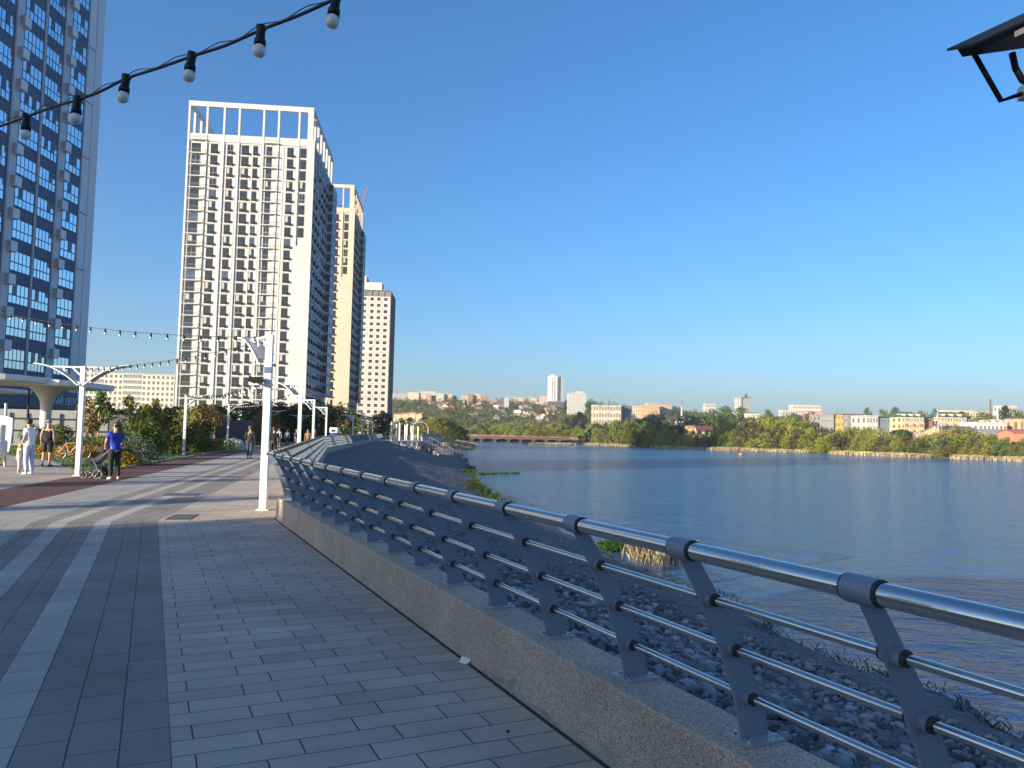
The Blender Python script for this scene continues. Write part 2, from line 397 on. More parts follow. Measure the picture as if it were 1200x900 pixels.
for y in ys_:
    for v in vs_:
        p = slope_pt(float(y), float(v)); a = 0 if v < .03 else min(1, v*8)
        x_, y_ = p.x, p.y
        h = .09*math.sin(x_*1.1+2*math.sin(y_*.5))*math.sin(y_*.8)+.05*math.sin(x_*3.1+y_*2.3)+.05*nr.uniform(-1, 1)
        e = .16*math.sin(y_*.33)+.13*math.sin(y_*.91+1.)+.09*math.sin(y_*2.3)-.25
        V.append((p.x+e*a*v, p.y, p.z+h*a*(1-.6*min(1, v))))
V = np.array(V); nx = len(vs_); i = (np.arange(len(ys_)-1)[:, None]*nx+np.arange(nx-1)[None, :]).ravel()
def gravel_mat():
    m = bpy.data.materials.new('crushed_stone'); m.use_nodes = True; nt = m.node_tree; b = nt.nodes['Principled BSDF']; b.inputs['Roughness'].default_value = .85
    tc = nt.nodes.new('ShaderNodeTexCoord')
    vo = nt.nodes.new('ShaderNodeTexVoronoi'); vo.inputs['Scale'].default_value = 8.5; nt.links.new(tc.outputs['Object'], vo.inputs['Vector'])
    vo2 = nt.nodes.new('ShaderNodeTexVoronoi'); vo2.inputs['Scale'].default_value = 2.6; nt.links.new(tc.outputs['Object'], vo2.inputs['Vector'])
    sp = nt.nodes.new('ShaderNodeSeparateColor'); nt.links.new(vo.outputs['Color'], sp.inputs[0])
    n = nt.nodes.new('ShaderNodeTexNoise'); n.inputs['Scale'].default_value = .25; n.inputs['Detail'].default_value = 6; nt.links.new(tc.outputs['Object'], n.inputs['Vector'])
    ad = nt.nodes.new('ShaderNodeMath'); nt.links.new(sp.outputs[0], ad.inputs[0]); nt.links.new(n.outputs['Fac'], ad.inputs[1])
    cr = nt.nodes.new('ShaderNodeValToRGB'); cr.color_ramp.elements[0].position = .2; cr.color_ramp.elements[0].color = (.04, .045, .055, 1)
    cr.color_ramp.elements[1].position = .95; cr.color_ramp.elements[1].color = (.145, .147, .152, 1)
    h = nt.nodes.new('ShaderNodeMath'); h.operation = 'MULTIPLY'; h.inputs[1].default_value = .62; nt.links.new(ad.outputs[0], h.inputs[0]); nt.links.new(h.outputs[0], cr.inputs[0])
    nt.links.new(cr.outputs[0], b.inputs['Base Color'])
    a2 = nt.nodes.new('ShaderNodeMath'); nt.links.new(vo.outputs['Distance'], a2.inputs[0]); nt.links.new(vo2.outputs['Distance'], a2.inputs[1])
    bp = nt.nodes.new('ShaderNodeBump'); bp.inputs['Strength'].default_value = .8; bp.inputs['Distance'].default_value = .07; bp.invert = True
    nt.links.new(a2.outputs[0], bp.inputs['Height']); nt.links.new(bp.outputs[0], b.inputs['Normal'])
    return m
gravel = gravel_mat()
me = mesh_np('gravel_embankment', V, np.stack([i, i+1, i+nx+1, i+nx], 1), gravel); me.polygons.foreach_set('use_smooth', np.ones(len(me.polygons), bool))
tag(link('gravel_embankment', me), kind='structure')

# loose stones on it
def stones():
    nr = np.random.RandomState(11); base = bmesh.new(); bmesh.ops.create_icosphere(base, subdivisions=1, radius=1)
    bv = np.array([v.co[:] for v in base.verts]); bf = np.array([[v.index for v in f.verts] for f in base.faces]); base.free()
    n = 20000; yy = np.concatenate([nr.uniform(-2, 10, 15500), nr.uniform(10, 16, 3000), nr.uniform(16, 40, n-18500)])
    VV = []; FF = []
    for k, y in enumerate(yy):
        v = nr.uniform(.0, 1) ** 1.2*.74+.02
        p = slope_pt(float(y), v); s = (.022+.065*nr.rand()**3)*(1 if y < 14 else .6)*(1.0 if v < .75 else .7)
        q = bv*(1+nr.uniform(-.38, .3, (len(bv), 1)))*s*np.array([1.2, .85, .65]); a = nr.uniform(0, 6.28); c, sn = math.cos(a), math.sin(a)
        tl = nr.uniform(-.6, .6); ct, st = math.cos(tl), math.sin(tl)
        q = q @ np.array([[c, -sn, 0], [sn, c, 0], [0, 0, 1]]) @ np.array([[1, 0, 0], [0, ct, -st], [0, st, ct]])
        VV.append(q+np.array([p.x, p.y, p.z+s*.35])); FF.append(bf+k*len(bv))
    sm = pm('loose_stone', (.155, .166, .185), .85, var=.4, vs=2.2, rnd=.7)
    return mesh_np('loose_stones', np.concatenate(VV), np.concatenate(FF), sm)
tag(link('loose_stones', stones()), kind='stuff', label='grey crushed stones scattered over the embankment slope below the railing', cat='stones')
# ------------------------------------------------------------------ parapet and railing
def granite():
    m = bpy.data.materials.new('speckled_granite'); m.use_nodes = True; nt = m.node_tree; b = nt.nodes['Principled BSDF']; b.inputs['Roughness'].default_value = .72
    tc = nt.nodes.new('ShaderNodeTexCoord')
    vo = nt.nodes.new('ShaderNodeTexVoronoi'); vo.inputs['Scale'].default_value = 330; nt.links.new(tc.outputs['Object'], vo.inputs['Vector'])
    vb = nt.nodes.new('ShaderNodeTexVoronoi'); vb.inputs['Scale'].default_value = 170; nt.links.new(tc.outputs['Object'], vb.inputs['Vector'])
    def ramp(src, els):
        cr = nt.nodes.new('ShaderNodeValToRGB'); e = cr.color_ramp.elements
        e[0].position, e[0].color = els[0][0], (*els[0][1], 1); e[1].position, e[1].color = els[1][0], (*els[1][1], 1)
        for p, c in els[2:]: x = e.new(p); x.color = (*c, 1)
        nt.links.new(src, cr.inputs[0]); return cr.outputs[0]
    s1 = nt.nodes.new('ShaderNodeSeparateColor'); nt.links.new(vo.outputs['Color'], s1.inputs[0])
    s2 = nt.nodes.new('ShaderNodeSeparateColor'); nt.links.new(vb.outputs['Color'], s2.inputs[0])
    c1 = ramp(s1.outputs[0], [(.0, (.07, .06, .05)), (1., (.64, .53, .41)), (.18, (.165, .135, .105)), (.28, (.44, .36, .28)), (.8, (.50, .41, .32))])
    c2 = ramp(s2.outputs[1], [(.0, (.45, .45, .45)), (1., (1.12, 1.12, 1.12)), (.15, (.6, .6, .6)), (.25, (1, 1, 1))])
    n = nt.nodes.new('ShaderNodeTexNoise'); n.inputs['Scale'].default_value = 1.7; n.inputs['Detail'].default_value = 6; nt.links.new(tc.outputs['Object'], n.inputs['Vector'])
    c3 = ramp(n.outputs['Fac'], [(.3, (.77, .77, .78)), (.7, (1.02, 1.01, 1.0))])
    v1 = nt.nodes.new('ShaderNodeVectorMath'); v1.operation = 'MULTIPLY'; nt.links.new(c1, v1.inputs[0]); nt.links.new(c2, v1.inputs[1])
    v2 = nt.nodes.new('ShaderNodeVectorMath'); v2.operation = 'MULTIPLY'; nt.links.new(v1.outputs[0], v2.inputs[0]); nt.links.new(c3, v2.inputs[1])
    nt.links.new(v2.outputs[0], b.inputs['Base Color'])
    bp = nt.nodes.new('ShaderNodeBump'); bp.inputs['Strength'].default_value = .35; bp.inputs['Distance'].default_value = .004
    nt.links.new(s1.outputs[1], bp.inputs['Height']); nt.links.new(bp.outputs[0], b.inputs['Normal'])
    return m
gran = granite()
grout = pm('pale_grout', (.42, .41, .39), .9)
mortar_m = pm('old_mortar', (.27, .255, .225), .95, var=.25, vs=12, bump=.6, bs=40)
joint_dirt = pm('dark_joint_filler', (.03, .027, .023), .95, var=.3, vs=9)

def seg_matrix(a, d):
    """local x = towards the lake, y = along the edge"""
    r = -left(d); return Matrix(((r.x, d.x, 0, a.x), (r.y, d.y, 0, a.y), (0, 0, 1, 0), (0, 0, 0, 1)))
WH = .39; WT = .30
def parapet(i, label, blk):
    a = WL[i]; d = DIRS[i]; L = (WL[i+1]-a).length; e = empty('concrete_parapet', (a.x, a.y, 0), math.atan2(d.y, d.x)-math.pi/2, label, 'parapet', 'stretches of speckled parapet under the railing')
    # mitred ends
    def end(k, x):
        p = off(-x, k); q = (p-a); return q.dot(d)
    ys = [0.0]
    y = blk[0]
    while y < L-1: ys.append(y); y += blk[1]
    ys.append(L)
    body = MB()
    for k in range(len(ys)-1):
        y0, y1 = ys[k], ys[k+1]
        f0 = y0+.006 if k else end(i, 0); b0 = y0+.006 if k else end(i, WT)
        lastk = k == len(ys)-2
        f1 = y1-.006 if not lastk else end(i+1, 0); b1 = y1-.006 if not lastk else end(i+1, WT)
        body.prism([(0, f0), (WT, b0), (WT, b1), (0, f1)], -.25, WH, gran)
        if not lastk: jn = MB(); jn.box(.004, WT-.004, y1-.0055, y1+.0055, -.2, WH-.004, grout); jn.build('joint_grout', e)
    body.build('granite_body', e, bevel=.012)
    ft = MB(); ft.box(-.028, -.002, end(i, 0)+.05, end(i+1, 0)-.05, .001, .007, joint_dirt); ft.build('edge_joint', e)
    if i == 0:
        mo = MB(); n_ = random.Random(5); prof = []
        y0 = (W0-a).y/d.y-1.7; top = []
        for k in range(46):
            yy = y0+k*.075; h = .018+.022*abs(math.sin(k*.7))+.012*n_.random()
            if 38 <= k <= 41: h += .05*n_.random()+.03
            if k in (24, 25): h += .05
            top.append((yy, h))
        vs = []; fs = []
        for yy, h in top: vs += [(-.0025, yy, 0), (-.0025, yy, h)]
        for k in range(len(top)-1): o = 2*k; fs += [(o, o+1, o+3, o+2)]
        mo.add(vs, fs, mortar_m); mo.build('smeared_mortar', e)
    return e
parapet(0, 'near stretch of speckled granite parapet with smeared mortar at its foot', (5.1+38, 5.35))
parapet(1, 'middle sunlit stretch of low parapet under the railing beyond the white lamp post', (5, 6))
parapet(2, 'far stretch of low parapet running towards the terrace with the white portal frames', (6, 6))

steel = pm('brushed_stainless', (.60, .58, .55), .085, 1.0, bump=.015, bs=25)
def steel_mat():
    m = steel; nt = m.node_tree; b = nt.nodes['Principled BSDF']; b.inputs['Anisotropic'].default_value = 0.3
    return m
steel_mat()
post_m = pm('blue_grey_paint', (.15, .185, .235), .45, var=.06, vs=5, bump=.05, bs=250)
collar_m = post_m
rubber = pm('black_rubber', (.02, .02, .022), .6)
RT = 1.165; RR = .034
def lean(z):          # inward overhang of the blade at height z
    t = max(0, (z-WH)/(RT-WH)); return .36*t**1.45
BX = .19              # blade foot behind the parapet face
BARZ = (.56, .76, .965)
def blade_mesh():
    m = MB(); n = 14; L = []; Rr = []
    for k in range(n+1):
        z = WH+.012+(RT-WH-.03)*k/n; t = k/n; w = .14*(1-t)+.07*t; c = BX-lean(z)
        dz = .01; sx = (lean(z+dz)-lean(z-dz))/(2*dz); nl = math.hypot(1, sx)
        nx_, nz_ = 1/nl, sx/nl
        L.append((c-w/2*nx_, z-w/2*nz_*.8)); Rr.append((c+w/2*nx_, z+w/2*nz_*.8))
    L[0] = (L[0][0], WH+.011); Rr[0] = (Rr[0][0], WH+.011)
    vs = []; th = .007
    for (x, z), (x2, z2) in zip(L, Rr): vs += [(x, -th, z), (x2, -th, z2), (x2, th, z2), (x, th, z)]
    fs = []
    for k in range(n):
        o = 4*k
        for q in range(4): fs.append((o+q, o+(q+1) % 4, o+4+(q+1) % 4, o+4+q))
    fs += [(3, 2, 1, 0), tuple(range(4*n, 4*n+4))]
    m.add(vs, fs, post_m)
    for z in BARZ:     # little sleeves round the bars
        c = BX-lean(z); m.tube([(c, -.034, z), (c, .034, z)], .030, post_m, 14); m.tube([(c, .034, z), (c, .046, z)], .026, rubber, 12); m.tube([(c, -.046, z), (c, -.034, z)], .026, rubber, 12)
    return m.mesh('post')
def plate_mesh():
    m = MB(); m.box(BX-.095, BX+.095, -.075, .075, WH+.001, WH+.011, pm('zinc_plate', (.27, .295, .325), .45, .2))
    for sx in (-.065, .065):
        for sy in (-.045, .045): m.lathe([(.011, 0), (.011, .012), (.004, .015), (.001, .015)], steel, 6, (BX+sx, sy, WH+.011), smooth=False)
    return m.mesh('base_plate')
def collar_mesh():
    c = BX-lean(RT); m = MB()
    m.tube([(c, -.055, RT), (c, .055, RT)], RR+.009, collar_m, 20)
    m.tube([(c, .055, RT), (c, .064, RT)], RR+.006, rubber, 20); m.tube([(c, -.064, RT), (c, -.055, RT)], RR+.006, rubber, 20)
    return m.mesh('collar')
BLADE, PLATE, COLLAR = blade_mesh(), plate_mesh(), collar_mesh()
def railing(i, label, pitch, phase, ends):
    a = WL[i]; d = DIRS[i]; L = (WL[i+1]-a).length
    e = empty('railing', (a.x, a.y, 0), math.atan2(d.y, d.x)-math.pi/2, label, 'railing', 'lengths of steel railing along the embankment')
    def end(k, x): return (off(-x, k)-a).dot(d)
    c = BX-lean(RT)
    m = MB(); m.tube([(c, end(i, c)+ends[0], RT), (c, (end(i, c)+end(i+1, c))/2, RT), (c, end(i+1, c)-ends[1], RT)], RR, steel, 24); m.build('handrail', e)
    for z in BARZ:
        x = BX-lean(z); m = MB(); m.tube([(x, end(i, x)+ends[0], z), (x, end(i+1, x)-ends[1], z)], .0165, steel, 14); m.build('crossbar', e)
    ys = []; y = phase
    while y < L-.1:
        if y > .1: ys.append(y)
        y += pitch
    if i == 0: ys = ys[::-1]
    for k, y in enumerate(ys[:100]):
        o = link('post', BLADE, e, (0, y, 0))
        if i < 2: link('base_plate', PLATE, o); link('collar', COLLAR, o)
        else: link('collar', COLLAR, o)
    if len(ys) > 100:
        vs = np.array([v.co[:] for v in BLADE.vertices]); fc = [tuple(p.vertices) for p in BLADE.polygons]; mm = MB()
        for y in ys[100:]: mm.add(vs+np.array([0, y, 0]), fc, post_m)
        tag(mm.build('far_posts', e), kind='stuff')
    return e
# phase so that a blade foot lands where the photograph has one (1.01, 3.2)
ph = ((Vector((1.01, 3.2))-WS).dot(dA)) % .845
railing(0, 'near length of steel railing with curved blue grey blades in the shade', .845, ph, (.02, .01))
railing(1, 'middle length of railing beyond the bend with sunlit pale blades', .86, .12, (.01, .01))
railing(2, 'far length of railing curving away towards the distant terrace', .86, .3, (.01, .01))

# ------------------------------------------------------------------ lamp posts
whitep = pm('white_paint', (.66, .655, .64), .4, var=.05, vs=2)
panel_g = pm('lamp_panel_grey', (.30, .31, .33), .4)
sticker = pm('torn_paper', (.45, .45, .47), .8, var=.6, vs=9)
def lamp_meshes():
    H = 3.5; m = MB(); m.box(-.068, .068, -.068, .068, .02, H, whitep); m.box(-.12, .12, -.12, .12, 0, .02, whitep)
    pole = m.mesh('pole')
    st = MB(); st.box(-.070, .070, -.070, .070, H-.78, H-.66, pm('grey_band', (.10, .14, .24), .4)); band = st.mesh('band')
    wm = MB(); pts = []
    for k in range(9):
        t = k/8; x = .09+1.35*t; z = H-.62+.66*(1-(1-t)**1.9); pts.append((x, z))
    for s in (-.17, .17):
        wm.tube([(x, s, z) for x, z in pts], .021, whitep, 6)
    wm.tube([(.075, -.17, H-.6), (.075, .17, H-.6)], .03, whitep, 6); wm.tube([(pts[-1][0], -.17, pts[-1][1]), (pts[-1][0], .17, pts[-1][1])], .028, whitep, 6)
    wm.bar((.07, 0, H-.035), (1.0, 0, H-.035), .07, .05, whitep)
    wm.bar((.62, 0, H-.05), (.56, 0, H-.2), .05, .05, whitep); wm.bar((.1, 0, H-.28), (.34, 0, H-.05), .05, .04, whitep)
    wing = wm.mesh('lamp_arm')
    pn = MB(); vs = []; 
    for x, z in pts[1:]: vs += [(x, -.15, z-.012), (x, .15, z-.012), (x, .15, z+.012), (x, -.15, z+.012)]
    fs = []
    for k in range(len(pts)-2):
        o = 4*k
        for q in range(4): fs.append((o+q, o+4+q, o+4+(q+1) % 4, o+(q+1) % 4))
    n_ = len(vs); fs += [(0, 1, 2, 3), (n_-1, n_-2, n_-3, n_-4)]
    pn.add(vs, fs, panel_g); panel = pn.mesh('light_panel')
    return pole, wing, panel, band
LP, LW, LPA, LB = lamp_meshes()
def lamp(x, y, rz, wings, label, band=False, group='white lamp posts along the promenade'):
    e = empty('street_lamp', (x, y, .004), rz, label, 'lamp post', group)
    link('pole', LP, e)
    for a in wings: o = link('lamp_arm', LW, e, (0, 0, 0), a); link('light_panel', LPA, o)
    if band: link('band', LB, e)
    return e
H_L = 3.5
def edge_at(y, n):
    if y <= CP.y: p = WS + dA*((y-WS.y)/dA.y); return p+left(dA)*n
    if y <= P1.y: return CP+dB*((y-CP.y)/dB.y)+left(dB)*n
    return P1+dC*((y-P1.y)/dC.y)+left(dC)*n
q = G(308, 598)
L0 = (q.x, q.y); lamp(*L0, .1, (math.pi-1.0,), 'tall white lamp post standing at the bend of the railing, nearest to the viewer', True)
right_lamps = [L0]
rl = ['second white lamp post beside the railing, arm reaching left in front of the white tower',
      'third white lamp post beside the railing, before the shaded side of the white tower',
      'fourth white lamp post beside the railing, in front of the beige tower',
      'slim distant white lamp post by the railing before the right corner of the beige tower',
      'distant lamp post in front of the left edge of the unfinished tower',
      'distant lamp post in front of the middle of the unfinished tower',
      'distant lamp post at the right edge of the unfinished tower']
for k, y in enumerate((31., 47.5, 62., 92., 109., 126., 143.)):
    p = edge_at(y, .5); right_lamps.append((p.x, p.y)); lamp(p.x, p.y, .2, (math.pi-.8,), rl[k])
q = G(91, 558); left_lamps = [(q.x, q.y)]
lamp(q.x, q.y, .08, (0, math.pi), 'white two armed lamp post left of the woman with the stroller')
ll = ['white lamp post with torn stickers standing in the lawn by the red track', 'white lamp post in front of the dark hoarding, left of the walking man']
for k, (px, py) in enumerate(((215, 534), (266, 527))):
    q = G(px, py); left_lamps.append((q.x, q.y)); e = lamp(q.x, q.y, .15, (0,), ll[k])
    if k == 0:
        s_ = MB(); r_ = random.Random(2)
        for j in range(7):
            z = .55+j*.17; s_.box(-.045+r_.uniform(-.02, .02), .03+r_.uniform(-.02, .03), -.072, -.0685, z, z+.1+r_.uniform(0, .05), sticker)
        s_.box(-.0705, .0705, -.0705, .0705, .2, .85, pm('grey_wrap', (.30, .31, .33), .6)); s_.build('stickers', e)
p = edge_at(78, 7.6); left_lamps.append((p.x, p.y)); lamp(p.x, p.y, .15, (0,), 'slim white lamp post in front of the dark trees behind the three strollers')
p = edge_at(100, 7.6); left_lamps.append((p.x, p.y)); lamp(p.x, p.y, .15, (0, math.pi), 'distant grey white two armed lamp post left of the blue cart')

# twin black spotlights clamped on the nearest post
blackm = pm('black_metal', (.008, .008, .009), .5, spec=.25)
e = empty('spotlight_pair', (L0[0], L0[1], 2.55), .1, 'pair of black spotlights clamped on the tall white lamp post', 'spotlight')
m = MB(); m.bar((-.32, -.1, -.06), (.12, -.1, -.06), .035, .03, whitep); m.build('clamp_bar', e)
for x, t in ((-.26, .3), (-.12, -.2)):
    m = MB(); X = Matrix.Translation((x, -.16, .02)) @ Matrix.Rotation(t, 4, 'Y'); m.box(-.06, .06, -.09, .06, -.04, .05, blackm, X); m.box(-.07, .07, -.11, -.09, -.05, .06, blackm, X); m.bar((x, -.1, -.05), (x, -.1, 0), .02, .02, blackm); m.build('spotlight', e)

# ------------------------------------------------------------------ string lights
bulb_m = pm('frosted_bulb', (.62, .62, .58), .25)
cable_m = pm('black_cable', (.012, .012, .013), .55)
def bulb_meshes(s=1.0):
    a = MB(); a.lathe([(.001, -.075*s), (.024*s, -.075*s), (.024*s, -.05*s), (.019*s, -.045*s), (.018*s, -.01*s), (.021*s, 0), (.021*s, .012*s), (.001, .012*s)], blackm, 12)
    b = MB(); b.ell((0, 0, -.097*s), (.0275*s, .0275*s, .030*s), bulb_m, 14, 10)
    return a.mesh('socket'), b.mesh('bulb')
SOCK, BULB = bulb_meshes()
SOCK2, BULB2 = bulb_meshes(1.0)
def catenary(a, b, sag, n=24):
    a = Vector(a); b = Vector(b); return [a.lerp(b, k/n)-Vector((0, 0, 4*sag*(k/n)*(1-k/n))) for k in range(n+1)]
def string(label, pts, gap, start, r=.006, big=False, wob=0.0):
    c = pts[len(pts)//2]; e = empty('string_light', c, 0, label, 'string lights', 'strings of festoon bulbs over the promenade')
    rp = [Vector(p)-c for p in pts]; m = MB(); m.tube(rp, r, cable_m, 6); 
    seg = [0]
    for p, q in zip(rp, rp[1:]): seg.append(seg[-1]+(q-p).length)
    cb = m.build('cable', e)
    d = start
    while d < seg[-1]:
        k = max(i for i in range(len(seg)) if seg[i] <= d); k = min(k, len(rp)-2); t = (d-seg[k])/(seg[k+1]-seg[k]); p = rp[k].lerp(rp[k+1], t)
        o = link('socket', SOCK2 if big else SOCK, e, p); o.rotation_euler = (rng.uniform(-.08, .08), rng.uniform(-.08, .08), 0); link('bulb', BULB2 if big else BULB, o); d += gap
    return e
# the string in the upper left corner, close to the viewer
def near_string():
    pts_px = [(-62, 163, 5.35), (-10, 151, 5.1), (31, 137, 4.9), (60, 126, 4.75), (91, 117, 4.6), (118, 107, 4.5), (148, 92, 4.38), (185, 80, 4.25), (225, 66, 4.12), (265, 53, 3.98), (306, 35, 3.85), (350, 18, 3.7), (394, -2, 3.58), (440, -24, 3.45), (490, -50, 3.32), (560, -90, 3.2)]
    pts = [P(*p) for p in pts_px]; c = pts[6].copy()
    e = empty('string_light', c, 0, 'nearest string of frosted bulbs on black cable across the upper left corner', 'string lights', 'strings of festoon bulbs over the promenade')
    rp = [p-c for p in pts]; sm = []
    for i in range(len(rp)-1):
        p0, p1, p2, p3 = rp[max(i-1, 0)], rp[i], rp[i+1], rp[min(i+2, len(rp)-1)]
        for k in range(4):
            t = k/4; sm.append(.5*((2*p1)+(p2-p0)*t+(2*p0-5*p1+4*p2-p3)*t*t+(3*p1-p0-3*p2+p3)*t**3))
    sm.append(rp[-1]); m = MB(); m.tube(sm, .0085, cable_m, 8); m.build('cable', e)
    m = MB(); m.tube([p+Vector((0, 0, .018+.012*math.sin(i*1.3))) for i, p in enumerate(sm)], .0028, cable_m, 5); m.build('support_wire', e)
    for i in (0, 2, 4, 6, 8, 10, 12, 14):
        o = link('socket', SOCK, e, rp[i]+Vector((0, 0, .004)), rz=0, scale=(1.25,)*3); o.rotation_euler = (rng.uniform(-.1, .1), rng.uniform(.0, .14), 0); link('bulb', BULB, o)
near_string()
def top(l, dz=0): return (l[0], l[1], H_L+dz)
string('long string of bulbs from the left edge to the top of the nearest lamp post', catenary(P(-60, 352, 20), (L0[0]-.05, L0[1], H_L-.05), .25), .5, .2, .007, True)
string('sagging string of bulbs between the two armed lamp post and the nearest lamp post', catenary(top(left_lamps[0], -.05), (L0[0]-.5, L0[1]+.9, H_L-.05), .14), .55, .3, .007, True)
string('string of bulbs from the stickered lamp post to the second railing lamp post', catenary(top(left_lamps[1]), top(right_lamps[1], -.05), .2), 1.0, .3, .006, True)
string('string of bulbs from the stickered lamp post back to the nearest lamp post', catenary(top(left_lamps[1]), (L0[0], L0[1], H_L-.9), .25), 1.0, .3, .006, True)
string('string of bulbs from the lamp post by the hoarding to the third railing lamp post', catenary(top(left_lamps[2]), top(right_lamps[2], -.05), .2), 1.1, .3, .007, True)
string('string of bulbs from the lamp post by the hoarding to the second railing lamp post', catenary(top(left_lamps[2], -.1), top(right_lamps[1], -.3), .25), 1.1, .3, .007, True)

# ------------------------------------------------------------------ the black floodlight in the upper right corner
def floodlight():
    Y = 3.3
    # the lamp head seen from below: flat lid, tapered housing, yoke and clamp on a mast that stands on the embankment
    c = P(1205, 45, Y); e = empty('floodlight', c, 0, 'black floodlight head seen from below at the upper right corner, with yoke', 'floodlight')
    def L(px, py, dy=0): return P(px, py, Y+dy)-c
    lid = MB(); wd = .16
    a, b = L(1110, 60), L(1290, -24); t = (b-a).normalized(); n = Vector((0, -1, 0)); n = (n-t*n.dot(t)).normalized(); u = t.cross(n)
    if u.z < 0: u = -u
    n = (n-u*.42).normalized(); u = t.cross(n); u = u if u.z > 0 else -u      # the head is tipped towards the walkway
    def Q(s, y, h): return a+t*s+n*y+u*h
    Lg = (b-a).length
    def slab(m, s0, s1, y0, y1, h0, h1, mat):
        vs = [Q(s0, y0, h0), Q(s1, y0, h0), Q(s1, y1, h0), Q(s0, y1, h0), Q(s0, y0, h1), Q(s1, y0, h1), Q(s1, y1, h1), Q(s0, y1, h1)]
        m.add(vs, [(3, 2, 1, 0), (4, 5, 6, 7), (0, 1, 5, 4), (1, 2, 6, 5), (2, 3, 7, 6), (3, 0, 4, 7)], mat)
    slab(lid, 0, Lg, 0, wd, 0, .010, blackm); lid.build('lid', e)
    h = MB(); prof = [(.035, -.001), (.055, -.05), (.23, -.10), (.36, -.085), (Lg*.95, -.07), (Lg*.97, -.001)]
    vs = [Q(s, .012, z) for s, z in prof]+[Q(s, wd-.012, z) for s, z in prof]; m = len(prof)
    h.add(vs, [tuple(range(m)), tuple(range(2*m-1, m-1, -1))]+[(i, m+i, m+(i+1) % m, (i+1) % m) for i in range(m)], blackm); h.build('housing', e)
    g = MB(); slab(g, .20, .34, wd-.012, wd-.008, -.040, -.016, pm('pale_lens', (.30, .28, .23), .4)); g.build('rating_strip', e)
    y = MB(); yo = Vector((0, .1, 0)); pts = [L(1138, 57), L(1173, 118)+yo*0, L(1206, 107), L(1235, 97)]; y.tube(pts, .0115, blackm, 8); y.build('yoke', e)
    y = MB(); pts = [L(1186, 62), L(1190, 80), L(1198, 94), L(1212, 102)]; y.tube(pts, .014, blackm, 8); y.build('elbow', e)
    y = MB(); cc = L(1207, 108); y.box(cc.x-.04, cc.x+.05, cc.y-.03, cc.y+.03, cc.z-.032, cc.z+.028, pm('galvanised', (.45, .46, .48), .35, .8)); y.build('clamp', e, bevel=.006)
    mp = P(1285, 97, Y); zb = slope_pt(mp.y-1.0, .14).z-.2
    y = MB(); y.tube([Vector((mp.x, mp.y, -1.2))-c, Vector((mp.x, mp.y, mp.z+.25))-c], .045, blackm, 12); y.bar(L(1230, 99), Vector((mp.x, mp.y, mp.z))-c, .03, .03, blackm); y.build('mast', e)
floodlight()

# ------------------------------------------------------------------ small things on the paving
def drain(px0, px1, py0, py1, n, rz, label):
    a = G((px0+px1)/2, (py0+py1)/2); wpx = (px1-px0)/F_PX*a.y; hp = G(px0, py0).y-G(px0, py1).y
    e = empty('drain_grate', (a.x, a.y, .004), rz, label, 'drain grate')
    m = MB(); m.box(-wpx/2, wpx/2, -hp/2, hp/2, .001, .006, pm('cast_iron', (.30, .28, .25), .7, .1, var=.2, vs=20)); m.build('frame', e)
    m = MB()
    for k in range(n):
        x = -wpx/2+wpx*(k+.5)/n; m.box(x-wpx/n*.24, x+wpx/n*.24, -hp*.42, hp*.42, .0065, .009, pm('slot_black', (.006, .006, .006), .9))
    tag(m.build('slots', e), kind=None)
drain(199, 227, 602.5, 610.5, 7, D1*.5, 'iron drain grate with dark slots in the pavers near the lamp post')
drain(194, 231, 578, 582, 12, D2, 'narrow rusty slot drain across the striped paving in the sun')
q = G(553, 777)
def litter():
    bm = bmesh.new(); bmesh.ops.create_icosphere(bm, subdivisions=2, radius=.04); r_ = random.Random(4)
    for v in bm.verts: v.co *= r_.uniform(.45, 1.6); v.co.z = abs(v.co.z)*.8; v.co.x *= 1.35
    me = bpy.data.meshes.new('crumpled_paper'); bm.to_mesh(me); bm.free(); me.materials.append(pm('paper_white', (.75, .75, .74), .8))
    tag(link('crumpled_paper', me, None, (q.x-.03, q.y+.02, .004)), 'crumpled white paper tissue lying at the foot of the parapet', 'litter')
litter()
q = G(595, 859); m = MB(); m.ell((0, 0, .006), (.009, .012, .007), blackm, 8, 6); tag(m.build('pebble', None, (q.x, q.y, .004)), 'tiny dark pebble lying alone on the beige pavers', 'pebble')
# ------------------------------------------------------------------ towers
def facade_mat(name, rgb, var=.05): return pm(name, rgb, .75, var=var, vs=.25, detail=6)
glass_d = pm('dark_glass', (.022, .027, .032), .08, spec=.5)
glass_b = pm('sky_glass', (.10, .13, .16), .04, .55)
frame_d = pm('dark_frame', (.045, .045, .05), .5)
ac_m = pm('dark_grille', (.02, .02, .021), .7, spec=.2)
rail_m = pm('grey_balustrade', (.25, .25, .25), .5)
curt = pm('pale_curtain', (.35, .35, .33), .8)

def window_mesh(w, h, ac=True, lights=2, glass=None, fr=None, split=.34, curtain=0):
    """origin at the lower left corner, facing -y"""
    m = MB(); g = glass or glass_d; f = fr or frame_d
    m.box(0, w, .02, .05, 0, h, g)
    t = .06
    m.box(0, w, -.02, .06, 0, t, f); m.box(0, w, -.02, .06, h-t, h, f); m.box(0, t, -.018, .06, t, h-t, f); m.box(w-t, w, -.018, .06, t, h-t, f)
    for k in range(1, lights): x = w*k/lights; m.box(x-.035, x+.035, -.012, .06, t, h-t, f)
    m.box(t, w-t, -.014, .06, h*split-.04, h*split+.04, f)
    if ac: m.box(w*.05, w*.95, -.12, -.03, .05, h*split-.1, ac_m); m.box(w*.62, w*1.08, -.42, -.125, .02, .62, ac_m)
    if curtain: m.box(w*.1, w*curtain, .006, .016, h*.36, h-t, curt)
    return m.mesh('window')

